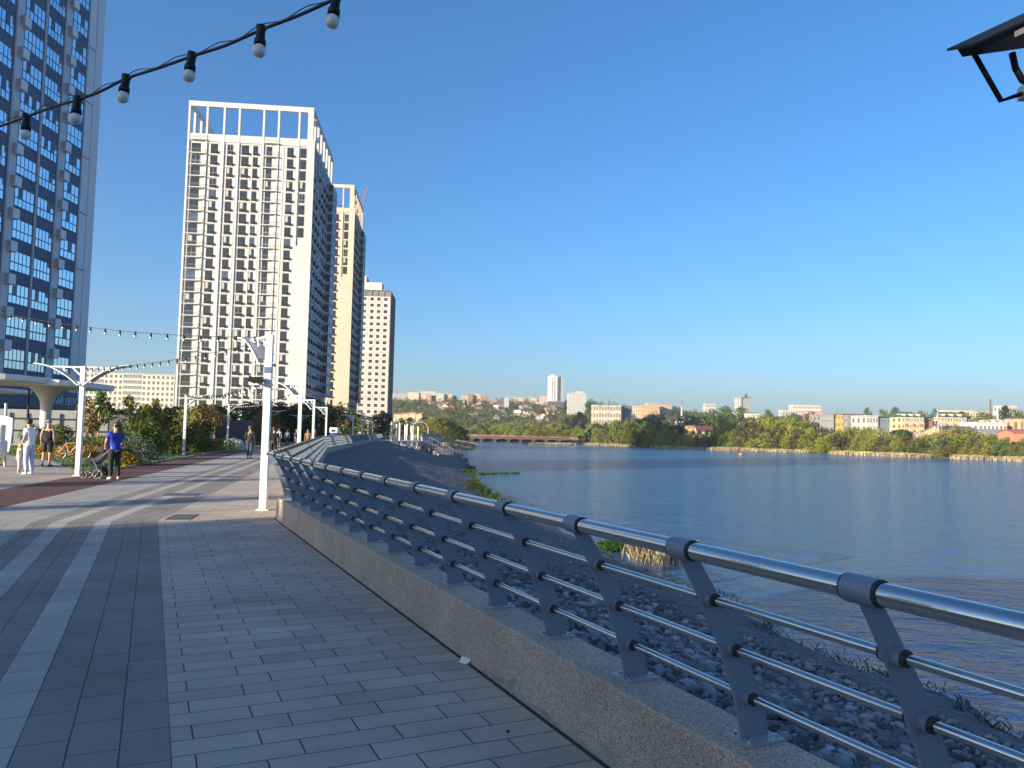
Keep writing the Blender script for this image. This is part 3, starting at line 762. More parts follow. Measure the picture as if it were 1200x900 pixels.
def place(e, name, mesh, spots, limit=100):
    """individual parts for the spots that show largest, the rest as one part"""
    objs = []
    for (loc, rz, mi) in spots[:limit]:
        o = link(name, mesh[mi], e, loc, rz); objs.append(o)
    if len(spots) > limit:
        mm = MB()
        cache = {}
        for (loc, rz, mi) in spots[limit:]:
            me = mesh[mi]
            if mi not in cache: cache[mi] = ([v.co.copy() for v in me.vertices], [(tuple(p.vertices), p.material_index) for p in me.polygons])
            X = Matrix.Translation(loc) @ Matrix.Rotation(rz, 4, 'Z'); vs = [X @ v for v in cache[mi][0]]
            for k, mat in enumerate(me.materials):
                fs = [f for f, i in cache[mi][1] if i == k]
                if fs: mm.add(vs, fs, mat)
        # drop unused duplicates is not needed: the mesh is small
        tag(mm.build(name+'s_beyond', e), kind='stuff')
    return objs

def grid_tower(label, A, B, depth, ztop, nfl, floor, mat, blank_below, side_mat, base_z=0.0, crown=True, trim=None):
    """white / beige slab tower: front from A to B (ground points, left to right), local x along the front, y away"""
    d = (B-A); W = d.length; rz = math.atan2(d.y, d.x)
    e = empty('apartment_tower', (A.x, A.y, 0), rz, label, 'tower block')
    trim = trim or mat
    H2 = base_z+nfl*floor                    # underside of the attic band
    hpar = 2.2; zc = ztop
    body = MB(); body.box(0, W, .06, depth, -.5, H2+hpar-.9, mat); body.build('wall', e)
    cols = [  # (window x0, x1, kind)
        (.035, .105, 'b'), (.185, .24, 'w'), (.315, .363, 'w'), (.43, .487, 'w'), (.522, .56, 'w'), (.628, .672, 'b'), (.795, .845, 'w'), (.905, .95, 'u')]
    fins = [.15, .285, .405, .60, .72, .885]
    # raised grid: fins and floor bands standing proud of the wall
    g = MB()
    for x in fins: g.box(x*W-.24, x*W+.24, -.2, .5, 0, zc-1.35 if crown else H2, trim)
    g.box(0, .5, -.22, .5, 0, zc-1.3, trim); g.box(W*.955, W, -.22, .5, 0, zc-1.3, trim)
    for x in (.265, .38, .575, .76): g.box(x*W-.35, x*W+.35, -.0, .5, 0, H2, pm('pale_grey_panel', (.42, .43, .45), .75) if x < .5 else trim)
    for k in range(nfl+1):
        z = base_z+k*floor; x1 = W*.885 if z < blank_below else W*.955
        for xa, xb in ((.15, .285), (.285, .405), (.405, .60), (.72, .885)) + (((.885, .955),) if z >= blank_below else ()):
            g.box(xa*W+.24, xb*W-.24 if xb < .95 else xb*W, -.04, .5, z-.12, z+.12, trim)
    g.box(W*.885+.24, W*.955, -.19, .5, -.5, blank_below, mat)      # the plain lower part of the last bay
    g.box(W*.72+.24, W*.77, -.02, .5, -.5, H2, mat)
    g.build('facade_grid', e)
    if crown:
        c = MB(); c.box(0, W, -.25, .55, zc-1.3, zc, trim)
        c.box(0, .55, .55, depth, zc-1.3, zc, trim); c.box(W-.55, W, .55, depth, zc-1.3, zc, trim)
        n = 7
        for k in range(n):
            y = depth*(k+1)/n-.4
            for x in (0, W-.55): c.box(x, x+.55, y-.9, y+.4, H2, zc-1.3, trim)
        c.box(0, W, -.12, .5, H2+.3, H2+hpar, trim)
        c.box(0, .35, .5, depth, H2, H2+hpar, trim); c.box(W-.35, W, .5, depth, H2, H2+hpar, trim)
        c.build('roof_crown', e)
        p = MB(); p.box(W*.38, W*.95, depth*.3, depth*.7, H2+hpar-1, H2+hpar+1.7, trim); p.build('penthouse', e)
        for xx, ww, hh in ((.5, .9, 1.3), (.8, 1.6, 2.3)):
            p = MB(); p.box(xx*W, xx*W+ww, depth*.34, depth*.34+ww, H2+hpar+1.7, H2+hpar+1.7+hh, trim); p.box(xx*W-.15, xx*W+ww+.15, depth*.34-.15, depth*.34+ww+.15, H2+hpar+1.7+hh, H2+hpar+2.0+hh, frame_d); p.build('chimney', e)
        p = MB()
        for x in (.565, .58, .60): p.tube([(W*x, depth*.36, H2+hpar+1.5), (W*x, depth*.36, H2+hpar+4.2)], .06, frame_d, 5)
        p.build('aerial', e)
    # windows: a few different ones shared over the facade
    ws = {}
    def wm(kind, w):
        return window_mesh(w, 2.25, kind == 'w', 2, glass_d)
    meshes = []; idx = {}
    for ci, (a, b, kind) in enumerate(cols):
        w = (b-a)*W
        for var in range(4):
            idx[(ci, var)] = len(meshes)
            meshes.append(window_mesh(w, 2.42*floor/2.95, kind == 'w', 2, glass_b if var == 3 else glass_d, frame_d if var != 2 else pm('pale_frame', (.3, .3, .3), .5), .34, .55 if var == 1 else 0))
    r_ = random.Random(len(label)); spots = []
    for k in range(nfl-1, -1, -1):
        z = base_z+k*floor+.26
        for ci, (a, b, kind) in enumerate(cols):
            if kind == 'u' and z < blank_below: continue
            var = r_.choices([0, 1, 2, 3], [.68, .16, .1, .06])[0]
            spots.append((Vector((a*W, .01, z)), 0, idx[(ci, var)]))
    place(e, 'window', meshes, spots)
    # balconies
    bw = .125*W; m = MB(); m.box(0, bw, -.62, .05, 0, .16, trim); m.box(-.02, bw+.02, -.65, -.55, -.02, .2, trim)
    for k in range(13): x = .1+(bw-.2)*k/12; m.box(x-.012, x+.012, -.61, -.59, .2, 1.2, rail_m)
    m.box(.05, bw-.05, -.61, -.58, 1.18, 1.22, rail_m); m.box(bw-.07, bw-.02, -.61, .05, 1.18, 1.22, rail_m); m.box(0.02, .07, -.61, .05, 1.18, 1.22, rail_m)
    bme = m.mesh('balcony'); sp = []
    for k in range(nfl-1, 0, -1):
        for x in (.018, .605): sp.append((Vector((x*W+(.25 if x < .1 else 0), 0, base_z+k*floor-.05)), 0, 0))
    for x in (.018, .605): sp.append((Vector((x*W+(.25 if x < .1 else 0), 0, base_z+nfl*floor+.5)), 0, 0))
    place(e, 'balcony', [bme], sp)
    # the shaded right side: bands of windows and a projecting bay stack at its far end
    s = MB(); sx = W
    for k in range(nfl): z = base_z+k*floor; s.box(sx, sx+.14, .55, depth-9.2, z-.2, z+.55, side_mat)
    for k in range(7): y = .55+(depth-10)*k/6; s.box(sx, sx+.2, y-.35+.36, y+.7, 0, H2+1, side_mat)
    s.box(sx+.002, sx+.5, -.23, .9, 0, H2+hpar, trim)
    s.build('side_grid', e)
    bm_ = [window_mesh(2.3, 1.95, False, 2, glass_d, frame_d), window_mesh(2.3, 1.95, False, 3, glass_b, frame_d)]
    sp = []
    step = (depth-10)/6
    for k in range(nfl-1, -1, -1):
        for c in range(6): sp.append((Vector((sx+.07, 1.75+step*c+.3, base_z+k*floor+.6)), math.pi/2, 1 if r_.random() < .12 else 0))
    tag_s = [p for p in sp]
    mm = MB()
    for loc, rz_, mi in tag_s:
        me = bm_[mi]; X = Matrix.Translation(loc) @ Matrix.Rotation(rz_, 4, 'Z'); vs = [X @ v.co for v in me.vertices]
        o = len(mm.v); mm.v += [tuple(v) for v in vs]
        for p in me.polygons: mm.f.append([o+i for i in p.vertices]); mm.m.append(mm.mi(me.materials[p.material_index])); mm.sm.append(False)
    tag(mm.build('side_windows', e), kind='stuff')
    bay = MB()
    for k in range(nfl-1, 3, -1):
        z = base_z+k*floor
        bay.box(sx, sx+1.6, depth-9, depth-.5, z-.35, z+.5, side_mat); bay.box(sx, sx+1.5, depth-8.8, depth-.7, z+.5, z+floor-.35, glass_d)
        for q in range(5): y = depth-8.9+8.3*q/4; bay.box(sx, sx+1.55, y-.09, y+.09, z+.5, z+floor-.35, frame_d)
    bay.build('bay_window_stack', e)
    am = MB()
    for k in range(nfl-1):
        for c in range(6):
            if r_.random() < .75: am.box(sx+.2, sx+.75, .95+step*c+.15, .95+step*c+.95, base_z+k*floor+.55, base_z+k*floor+1.4, ac_m)
    tag(am.build('air_conditioners', e), kind='stuff')
    return e

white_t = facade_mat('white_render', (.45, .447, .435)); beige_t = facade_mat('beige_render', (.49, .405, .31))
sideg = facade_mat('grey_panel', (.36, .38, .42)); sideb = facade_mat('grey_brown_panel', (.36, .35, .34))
A = P(222, 118, 189.5); B = P(368.5, 124, 192.5); zt = A.z
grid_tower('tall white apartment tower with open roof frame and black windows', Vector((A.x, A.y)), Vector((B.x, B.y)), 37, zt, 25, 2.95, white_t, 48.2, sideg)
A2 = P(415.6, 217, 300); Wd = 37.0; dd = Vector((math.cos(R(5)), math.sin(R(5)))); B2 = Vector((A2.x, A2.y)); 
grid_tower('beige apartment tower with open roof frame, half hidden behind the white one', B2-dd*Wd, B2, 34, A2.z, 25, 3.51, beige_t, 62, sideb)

# unfinished tower
def panel_tower():
    B3 = P(458, 333, 480); S3 = 480/380; zt = B3.z/S3; W = 22.0; d = Vector((math.cos(R(3)), math.sin(R(3)))); A3 = Vector((B3.x, B3.y))-d*W*S3; D = 26
    e = empty('unfinished_tower', (A3.x, A3.y, 0), R(3), 'unfinished pale panel tower with dark empty windows, farthest of the row', 'tower block'); e.scale = (S3, S3, S3)
    pan = facade_mat('concrete_panel', (.48, .44, .41), .1); dk = pm('raw_concrete', (.16, .155, .15), .9, var=.2, vs=.4); hole = pm('dark_opening', (.025, .022, .02), .8)
    nf = 23; fl = (zt-3.2)/nf; b = MB(); b.box(0, W, .3, D, 0, nf*fl, dk); b.build('wall', e)
    colx = [(1.2, 3.9), (6.2, 8.2), (10.8, 12.8), (15.6, 17.6), (19.2, 21.0)]
    colx = [(.8, 3.0), (4.6, 6.4), (7.6, 10.2), (12.2, 13.9), (15.5, 17.2), (18.9, 20.7)]
    pm_ = MB(); edges = [0, 4, 7, 11.2, 14.7, 18.1, W]
    for k in range(nf-1):
        z0 = k*fl; z1 = z0+fl-.09
        for i in range(6):
            x0, x1 = edges[i]+.05, edges[i+1]-.05; a, c = colx[i]; zs, ze = z0+.95, z0+2.45
            if i == 2: zs = z0+1.05; 
            pm_.box(x0, a, 0, .3, z0, z1, pan); pm_.box(c, x1, 0, .3, z0, z1, pan); pm_.box(a, c, 0, .3, z0, zs, pan); pm_.box(a, c, 0, .3, ze, z1, pan)
    pm_.build('panels', e)
    wm_ = [window_mesh(1.75, 1.5, False, 2, hole, dk), window_mesh(1.75, 1.5, False, 1, hole, hole), window_mesh(2.65, 1.4, False, 3, glass_d, pm('pale_frame', (.3, .3, .3), .5))]
    sp = []; r_ = random.Random(3)
    for k in range(nf-2, -1, -1):
        for i in range(5, -1, -1):
            a, c = colx[i]; sp.append((Vector((a, .2, k*fl+.95)), 0, 2 if i in (0, 2) else r_.choice([0, 1, 1])))
    place(e, 'window', wm_, sp)
    t = MB(); z = (nf-1)*fl
    for i in range(8): x = W*i/7; t.box(max(0, x-.25), min(W, x+.25), .05, .29, z, z+fl, dk)
    t.box(-.1, W+.1, -.1, .29, z+fl-.3, z+fl+.1, dk); t.build('open_top_storey', e)
    p = MB(); p.box(W*.05, W*.42, 4, 14, zt-3.2, zt+4.6, pan); p.box(W*.42, W*.78, 4, 12, zt-3.2, zt+1.4, pan); p.build('roof_blocks', e)
    s = MB()
    for k in range(nf):
        for q in range(5): y = 1.2+q*5; s.box(W, W+.06, y, y+3, k*fl+.9, k*fl+2.4, hole); s.box(W, W+.35, y-1.5, y-.4, k*fl, k*fl+fl-.1, dk)
    s.build('side_openings', e)
    return e
panel_tower()

# crane jib behind the beige tower
def crane():
    a = P(424, 243, 350); b = P(430.5, 219, 350); c = Vector((a.x, a.y, 0)); e = empty('tower_crane', c, 0, 'red lattice crane jib rising behind the beige tower', 'crane')
    rm = pm('crane_red', (.28, .10, .08), .6); m = MB(); d = (b-a)
    base = a-d*.8
    for s in (-.5, .5): m.tube([base-c+Vector((s, 0, 0)), b-c+Vector((s*.6, 0, 0))], .16, rm, 5)
    n = 12
    for k in range(n): p = base+(b-base)*k/n; q = base+(b-base)*(k+1)/n; s = .5*(-1)**k; m.tube([p-c+Vector((s, 0, 0)), q-c+Vector((-s, 0, 0))], .1, rm, 4)
    m.build('jib', e); m = MB(); t = base-c
    for sx in (-.7, .7):
        for sy in (-.7, .7): m.tube([(t.x+sx, t.y+sy, 0), (t.x+sx, t.y+sy, t.z+1)], .13, rm, 4)
    for k in range(30): z = t.z*k/30; m.tube([(t.x-.7, t.y-.7, z), (t.x+.7, t.y-.7, z+t.z/30)], .07, rm, 4)
    m.build('mast', e)
crane()

# blue-grey tower at the left edge: its long face looks at the lake
def left_tower():
    X = -46.0
    def Yat(px, py): return PX(px, py, X).y
    row = 250
    Y_end = Yat(107.2, row); YN = 57.0
    e = empty('apartment_tower', (X, YN, 0), math.pi/2, 'blue grey apartment tower with white air conditioner boxes at the left edge', 'tower block')
    # local: x runs along the face away from the viewer, -y looks at the lake
    W = Y_end-YN; H = 53.0; D = 18.0
    wall = facade_mat('slate_panel', (.085, .125, .21), .12); pil = facade_mat('pale_pilaster', (.56, .57, .60), .05); cream = facade_mat('pale_end_strip', (.68, .68, .69), .04)
    b = MB(); b.box(0, W, .02, D, -.3, H, wall); b.build('wall', e)
    def lx(px): return Yat(px, row)-YN
    fl = 3.0; nf = int(H/fl); z0 = 6.1
    st = lx(91.5); s = MB()
    s.box(st, W+.25, -.15, D+.2, 0, H, cream)
    s.build('end_strip', e)
    g = MB(); ym = st+(W-st)*.52
    for k in range(0, nf, 2): z = z0+k*fl-.1; g.box(st+.02, ym, -.162, -.149, z, z+.10, frame_d)
    g.box(ym-.05, ym+.05, -.165, -.148, 4, H, pm('pale_groove', (.33, .33, .36), .6)); g.build('strip_joints', e)
    # pilasters and rain pipe
    bays = [(lx(72), lx(90.5), 4), (lx(42), lx(62.5), 5), (lx(14.5), lx(39), 5)]
    pil_x = [(lx(63.5), lx(71)), (lx(5), lx(13.5))]
    # more of the same beyond the frame
    w2 = bays[2][1]-bays[2][0]
    x = pil_x[1][0]-.3
    while x-w2 > .2: bays.append((x-w2, x, 5)); x -= w2+.3
    p = MB()
    for a, c in pil_x: p.box(a, c, -.12, .02, 0, H, pil)
    p.build('pilasters', e)
    p = MB(); xp = lx(40.4); p.box(xp-.08, xp+.08, -.14, .019, 4, H, pil); p.build('rain_pipe', e)
    sk = pm('blue_window_glass', (.62, .72, .78), .06, .95); skd = pm('open_window_glass', (.05, .06, .075), .1); fr = pm('blue_grey_frame', (.06, .075, .10), .5)
    meshes = []; idx = {}; r_ = random.Random(8)
    for bi, (a, c, n) in enumerate(bays):
        for var in range(4):
            w = c-a-.14; h = 1.9; m = MB(); m.box(0, w, .06, .09, 0, h, fr)
            for q in range(n):
                x0 = w*q/n+.055; x1 = w*(q+1)/n-.055; dk = (var == 1 and q == n-2) or (var == 2 and q == 1) or (var == 3 and q in (1, n-2))
                tl = r_.uniform(-.012, .012)
                m.add([(x0, .03+tl, .08), (x1, .03-tl, .08), (x1, .03-tl, h*.40), (x0, .03+tl, h*.40)], [(0, 1, 2, 3)], sk)
                m.add([(x0, .035, h*.46), (x1, .035, h*.46), (x1, .035, h-.06), (x0, .035, h-.06)], [(0, 1, 2, 3)], skd if dk else sk)
            idx[(bi, var)] = len(meshes); meshes.append(m.mesh('window'))
    sp = []
    for k in range(nf):
        for bi, (a, c, n) in enumerate(bays):
            z = z0+k*fl+.55
            sp.append((Vector((a+.07, -.07, z)), 0, idx[(bi, r_.choices([0, 1, 2, 3], [.45, .2, .2, .15])[0])]))
    place(e, 'window', meshes, sp)
    # panel seams of the slate cladding and the white boxes
    sm = MB()
    for (a, c, n) in bays:
        for q in range(n+1):
            xq = a+(c-a)*q/n; sm.box(xq-.02, xq+.02, .005, .0199, 4, H, frame_d)
    sm.build('cladding_seams', e)
    bx = MB(); sd = .85; gr = pm('grey_louvre', (.15, .16, .19), .7)
    wgt = pil
    bx.box(0, .95, -.5, 0, 0, .95, wgt); bx.box(.02, .93, -.52, -.501, .03, .92, facade_mat('skylit_box_front', (.72, .73, .76)))  # paler front panel: skylight put into its colour
    for k in range(6): bx.box(-.012, -.001, -.46, -.04, .1+k*.14, .16+k*.14, gr)
    me = bx.mesh('air_conditioner_box'); sp = []
    for k in range(nf):
        for a, c in pil_x: sp.append((Vector((a+.25, -.121, z0+k*fl+2.15)), 0, 0))
    place(e, 'air_conditioner_box', [me], sp)
    # dark shopfront at the foot
    f = MB(); f.box(.2, W-2, -.35, .01, 0, 3.2, pm('shopfront_dark', (.03, .04, .045), .3)); f.box(.1, W-1.8, -.6, .01, 3.2, 5.0, pm('fascia_navy', (.06, .08, .12), .5)); f.build('shopfront', e)
    for k in range(5):
        xw = 1.5+k*(W-5)/5; q = MB(); q.box(xw, xw+2.0, -.4, -.352, .9, 2.8, sk); q.box(xw+.95, xw+1.05, -.41, -.40, .9, 2.8, fr); q.build('shop_window', e)
    # lettering
    cu = bpy.data.curves.new('sign_text', 'FONT'); cu.body = 'НОВЫЙ ЦЕНТР'; cu.size = 1.0; cu.extrude = .04; t = bpy.data.objects.new('sign', cu); COL.objects.link(t)
    dg = bpy.context.evaluated_depsgraph_get(); tm = bpy.data.meshes.new_from_object(t.evaluated_get(dg)); bpy.data.objects.remove(t)
    tm.transform(Matrix.Rotation(math.pi/2, 4, 'X')); tm.materials.clear(); tm.materials.append(pm('sign_white', (.6, .62, .66), .5))
    o = link('sign_lettering', tm, e, (lx(60)-1.0, -.65, 3.7))
left_tower()

# long beige block between the towers
def block(label, A, B, D, zt, zb, floors, cols, mat, win, name='apartment_block', cat='apartment block', loggia=(), limit=100, roof=None, frame=None, lite=False, group=None):
    d = B-A; W = d.length; e = empty(name, (A.x, A.y, zb), math.atan2(d.y, d.x), label, cat, group)
    H = zt-zb; b = MB(); b.box(0, W, 0, D, 0, H, mat); b.build('wall', e)
    r = MB(); r.box(-.25, W+.25, -.25, D+.25, H-.002, H+.35, roof or mat); r.build('roof', e)
    if floors and cols:
        fh = H/floors; cw = W/cols; ww = cw*.48; wh = fh*.52
        me = [window_mesh(ww, wh, False, 2, win, frame or pm('pale_frame', (.3, .3, .3), .5)), window_mesh(cw*.86, fh*.62, False, 3, pm('loggia_glass', (.16, .18, .19), .12), pm('white_frame', (.55, .55, .53), .6))]
        sp = []
        for k in range(floors-1, -1, -1):
            for c in range(cols):
                if c in loggia: sp.append((Vector((c*cw+cw*.07, -.10, k*fh+fh*.3)), 0, 1))
                else: sp.append((Vector((c*cw+cw*.26, -.07, k*fh+fh*.28)), 0, 0))
        place(e, 'window', me, sp, limit)
        sd = MB(); n2 = max(1, int(D/4))
        for k in range(floors):
            for c in range(n2): y = D*(c+.3)/n2; sd.box(W, W+.03, y, y+D/n2*.4, k*fh+fh*.28, k*fh+fh*.8, win); sd.box(-.03, 0, y, y+D/n2*.4, k*fh+fh*.28, k*fh+fh*.8, win)
        tag(sd.build('side_windows', e), kind='stuff')
    return e
pinkb = facade_mat('pale_pink_panel', (.56, .50, .42), .06); wdk = pm('small_window', (.14, .12, .10), .3)
A4 = P(60, 430, 395); B4 = P(205, 440, 405)
block('long pale beige panel block with many small windows, left of the white tower', Vector((A4.x, A4.y)), Vector((B4.x, B4.y)), 14, B4.z, 0, 10, 26, pinkb, wdk, loggia=(2, 3, 9, 10, 15, 16, 17, 18))
# ------------------------------------------------------------------ foliage meshes
bark = pm('bark', (.10, .075, .05), .9, var=.3, vs=6); barkl = pm('pale_young_bark', (.34, .22, .11), .85, var=.2, vs=8)
olive = leafmat('olive_leaves', (.195, .222, .05)); olive2 = leafmat('yellow_willow_leaves', (.255, .258, .06)); green = leafmat('green_leaves', (.095, .155, .04))
dgreen = leafmat('dark_green_leaves', (.022, .042, .018)); mgreen = leafmat('mixed_green_leaves', (.13, .155, .045)); brown = leafmat('russet_leaves', (.135, .095, .04)); greyg = leafmat('grey_green_leaves', (.10, .105, .055))
def tree_mesh(seed, mat, h=10., w=8., n=24, per=34, leaf=.42, base=.12, trunk=True, bmat=None, shape='round', limbs=5, name='tree', clump=.23, parts=False):
    nr = np.random.RandomState(seed); cz0, cz1 = h*base, h*.97
    cs = []; rs = []
    for k in range(n):
        t = (k+nr.rand())/n; z = cz0+(cz1-cz0)*t
        if shape == 'round': q = math.sin(math.pi*min(1, .12+.86*t))**.6
        elif shape == 'cone': q = (1-t)**.8*.95+.06
        elif shape == 'vase': q = .35+.65*math.sin(math.pi*min(1, t*.75+.05))
        else: q = (1-abs(2*t-1)**2.5)**.5*.95+.1
        a = nr.uniform(0, 6.28); rr = w/2*q*math.sqrt(nr.uniform(.12, 1))*.82
        cs.append((rr*math.cos(a), rr*math.sin(a), z)); rs.append(w*clump*nr.uniform(.6, 1.25)*(.6+.4*q))
    v, f = leaves(nr, np.array(cs), np.array(rs), per, leaf)
    v[:, 2] = np.maximum(v[:, 2], .02)
    tm = MB()
    if trunk:
        b = bmat or bark; r0 = h*.018+.02
        tm.tube([(0, 0, -.3), (.03*h*.1, 0, h*.25), (0, .02*h*.1, h*.5), (.02, 0, h*.8)], [r0, r0*.8, r0*.55, r0*.15], b, 7)
        for k in range(limbs):
            c = cs[int(n*(k+.5)/limbs)]; z = min(c[2]*.7, h*.6); tm.tube([(0, 0, z*.8), (c[0]*.5, c[1]*.5, z*.8+(c[2]-z*.8)*.6), c], [r0*.45, r0*.3, r0*.08], b, 5)
    if parts: return mesh_np('crown', v, f, mat), tm.mesh('trunk')
    if not trunk: return mesh_np(name, v, f, mat)
    me = bpy.data.meshes.new(name); tv = np.array(tm.v); allv = [tuple(x) for x in v]+tm.v
    me.from_pydata(allv, [], [tuple(x) for x in f]+[tuple(i+len(v) for i in q) for q in tm.f]); me.materials.append(mat); me.materials.append(b)
    me.polygons.foreach_set('material_index', [0]*len(f)+[1]*len(tm.f)); me.update(); return me

FT = {}
for k in range(3):
    FT['willow%d' % k] = tree_mesh(20+k, olive, 10, 10.5, 30, 60, .34, .03, limbs=5)
    FT['yellow%d' % k] = tree_mesh(30+k, olive2, 10, 10, 28, 60, .34, .03)
    FT['green%d' % k] = tree_mesh(40+k, green, 10, 9, 26, 60, .36, .04)
    FT['dark%d' % k] = tree_mesh(50+k, dgreen, 10, 9, 30, 60, .36, .03)
    FT['mixed%d' % k] = tree_mesh(60+k, mgreen, 10, 10, 22, 50, .45, .03)
    FT['grey%d' % k] = tree_mesh(70+k, greyg, 10, 10, 22, 50, .45, .03)
    FT['bare%d' % k] = tree_mesh(80+k, brown, 10, 9, 18, 30, .35, .05)
_tr = random.Random(12)
def ftree(kind, x, y, h, w, label, group, z=None, name='tree', sink=.3):
    me = FT[kind+str(_tr.randrange(3))]; o = link(name, me, None, (x, y, (tz(x, y) if z is None else z)-sink), _tr.uniform(0, 6.28), (w/10, w/10, h/10))
    return tag(o, label, 'tree', group)

def sight(px, extra):
    """ground point `extra` metres behind the far shore, in the direction of a column of the photo"""
    d = ray(px, 505); ux, uy = d.x/d.y, 1.0
    ys_ = np.arange(150, 900, 1.5); dist = lake_dist(ys_*ux, ys_); hit_ = False
    for y, q in zip(ys_, dist):
        if q < 0: hit_ = True
        elif hit_ and q >= extra: return Vector((y*ux, y))
    return Vector((560*ux, 560))
def ztop(px, py, Y): return P(px, py, Y).z

TOPS = [(678, 502), (690, 497), (705, 492), (722, 489), (735, 496), (750, 494), (770, 494), (785, 497), (800, 500), (815, 503), (830, 502), (845, 500), (858, 494), (875, 491), (890, 488), (905, 489), (920, 488),
        (935, 492), (950, 494), (965, 503), (978, 500), (992, 501), (1005, 501), (1020, 502), (1035, 503), (1048, 507), (1060, 500), (1075, 507), (1088, 504), (1100, 503), (1112, 502), (1128, 500), (1140, 504), (1155, 508), (1168, 510), (1180, 514), (1195, 513), (1215, 512)]
def topy(px): return float(np.interp(px, [a for a, b in TOPS], [b for a, b in TOPS]))
def kind_at(px, r):
    if px < 735: return r.choice(['yellow', 'willow', 'willow', 'grey']), 'olive willow on the far shore left of the dark grove'
    if px < 797: return r.choice(['green', 'willow', 'dark']), 'dark shaded tree of the sombre grove on the far shore'  # the dark kind puts the tower's shadow into the leaf colour
    if px < 830: return r.choice(['willow', 'grey', 'willow']), 'loose olive tree on the far shore just right of the dark grove'
    if px < 860: return r.choice(['green', 'green', 'willow']), 'bright green rounded tree on the far shore by the maroon roof'
    if px < 960: return r.choice(['willow', 'yellow', 'willow', 'grey']), 'big olive willow in the tallest clump of the far shore'
    if px < 1050: return r.choice(['willow', 'willow', 'yellow', 'grey']), 'olive willow on the far shore in front of the grey and white blocks'
    if px < 1088: return r.choice(['dark', 'green', 'mixed', 'bare']), 'green tree on the far shore below the green roofed blocks'
    if px < 1160: return r.choice(['yellow', 'yellow', 'willow', 'bare', 'grey']), 'yellow green willow on the far shore below the long grey roof'
    return r.choice(['green', 'mixed', 'willow']), 'leafy tree at the right end of the far shore'
r_ = random.Random(21)
for row, (step, ex0, ex1, dy) in enumerate(((8.5, 3, 9, 7), (8, 12, 26, 0), (14, 1, 4, 19))):
    px = 680+row*3
    while px < (1430 if row == 0 else 1222):
        p = sight(px, r_.uniform(ex0, ex1)); k, lab = kind_at(px, r_); yt = topy(px)+dy+r_.uniform(-1.5, 4)
        zb = tz(p.x, p.y); h = ztop(px, yt, p.y)-zb
        if h > 1.5: ftree(k, p.x, p.y, h, max(h*r_.uniform(.75, 1.05), 4.0), lab, 'trees lining the far shore')
        px += step*r_.uniform(.75, 1.25)*(1.6 if px > 1222 else 1)
# trees behind the bridge and on the left bank
for px in np.arange(548, 692, 7.):
    for ex in (0, 1):
        Y = 492+ex*28+r_.uniform(-8, 8); q = P(px+r_.uniform(-3, 3), 505, Y); yt = (503 if px < 600 else 501)-ex*4+r_.uniform(-3, 3)
        if px > 655: yt += 3
        zb = tz(q.x, Y); h = ztop(px, yt, Y)-zb
        if h > 2: ftree(r_.choice(['yellow', 'willow', 'yellow', 'bare' if px > 620 else 'yellow']), q.x, Y, h, h*r_.uniform(.9, 1.3), 'yellow olive tree in the row behind the dark bridge', 'trees behind the bridge')
for px, yt, Y in ((468, 497, 250), (476, 495, 262), (484, 493, 275), (492, 492, 285), (500, 491, 300), (508, 488, 320), (516, 489, 330), (524, 490, 335), (531, 494, 345), (538, 499, 350), (545, 503, 355), (512, 497, 300), (522, 499, 310), (530, 503, 318), (537, 506, 322), (470, 490, 330), (480, 489, 345), (497, 489, 360), (463, 494, 300), (455, 498, 270)):
    q = P(px, 505, Y); zb = tz(q.x, Y); h = ztop(px, yt, Y)-zb; ftree('yellow' if yt < 497 else r_.choice(['green', 'willow']), q.x, Y, h, h*1.05, 'olive tree on the left bank between the unfinished tower and the bridge', 'trees on the left bank')
# the wooded hillside: single trees that show, and the underwood as one mass
mass = []
for k in range(640):
    px = r_.uniform(458, 1225) if k < 400 else r_.uniform(458, 700); t = r_.random(); p0 = sight(px, 38)
    Y = p0.y+18+(620 if px < 700 else 560)*t**1.05; d = ray(px, 505); x = d.x/d.y*Y
    if px < 548: Y = max(Y, 500); x = d.x/d.y*Y
    hh = r_.uniform(5, 9)*(1.0 if t > .5 else .85)
    kd = r_.choices(['mixed', 'grey', 'green', 'bare', 'dark'], [.38, .26, .22, .06, .08])[0]
    lab = {'mixed': 'mid green tree', 'grey': 'dull grey green tree', 'green': 'fresh green tree', 'bare': 'russet thin tree', 'dark': 'dark green tree'}[kd]
    if k < 70: ftree(kd, x, Y, hh, hh*r_.uniform(1., 1.5), lab+' among the houses on the wooded hillside across the water', 'trees on the hillside')
    else: mass.append((kd, x, Y, hh, hh*r_.uniform(1., 1.5)))
for px, yt, Y, kd, w in ((532, 463.5, 1080, 'dark', 12), (690, 470, 760, 'green', 16), (678, 483, 640, 'green', 18), (850, 476, 640, 'green', 22), (868, 477, 660, 'green', 20), (835, 481, 620, 'grey', 16), (900, 480, 700, 'mixed', 14), (1017, 477.5, 700, 'green', 11), (1050, 477, 650, 'green', 15), (1035, 480, 660, 'mixed', 13), (1180, 475.5, 520, 'dark', 14), (1190, 481, 480, 'mixed', 13), (1095, 478, 640, 'grey', 6), (1080, 482, 600, 'mixed', 14), (1150, 483, 560, 'mixed', 16), (1125, 482, 580, 'grey', 16), (930, 484, 720, 'mixed', 14)):
    q = P(px, 500, Y); ftree(kd, q.x, Y, max(4, ztop(px, yt, Y)-tz(q.x, Y)), w, 'large single tree standing up against the skyline of the hill', 'skyline trees')
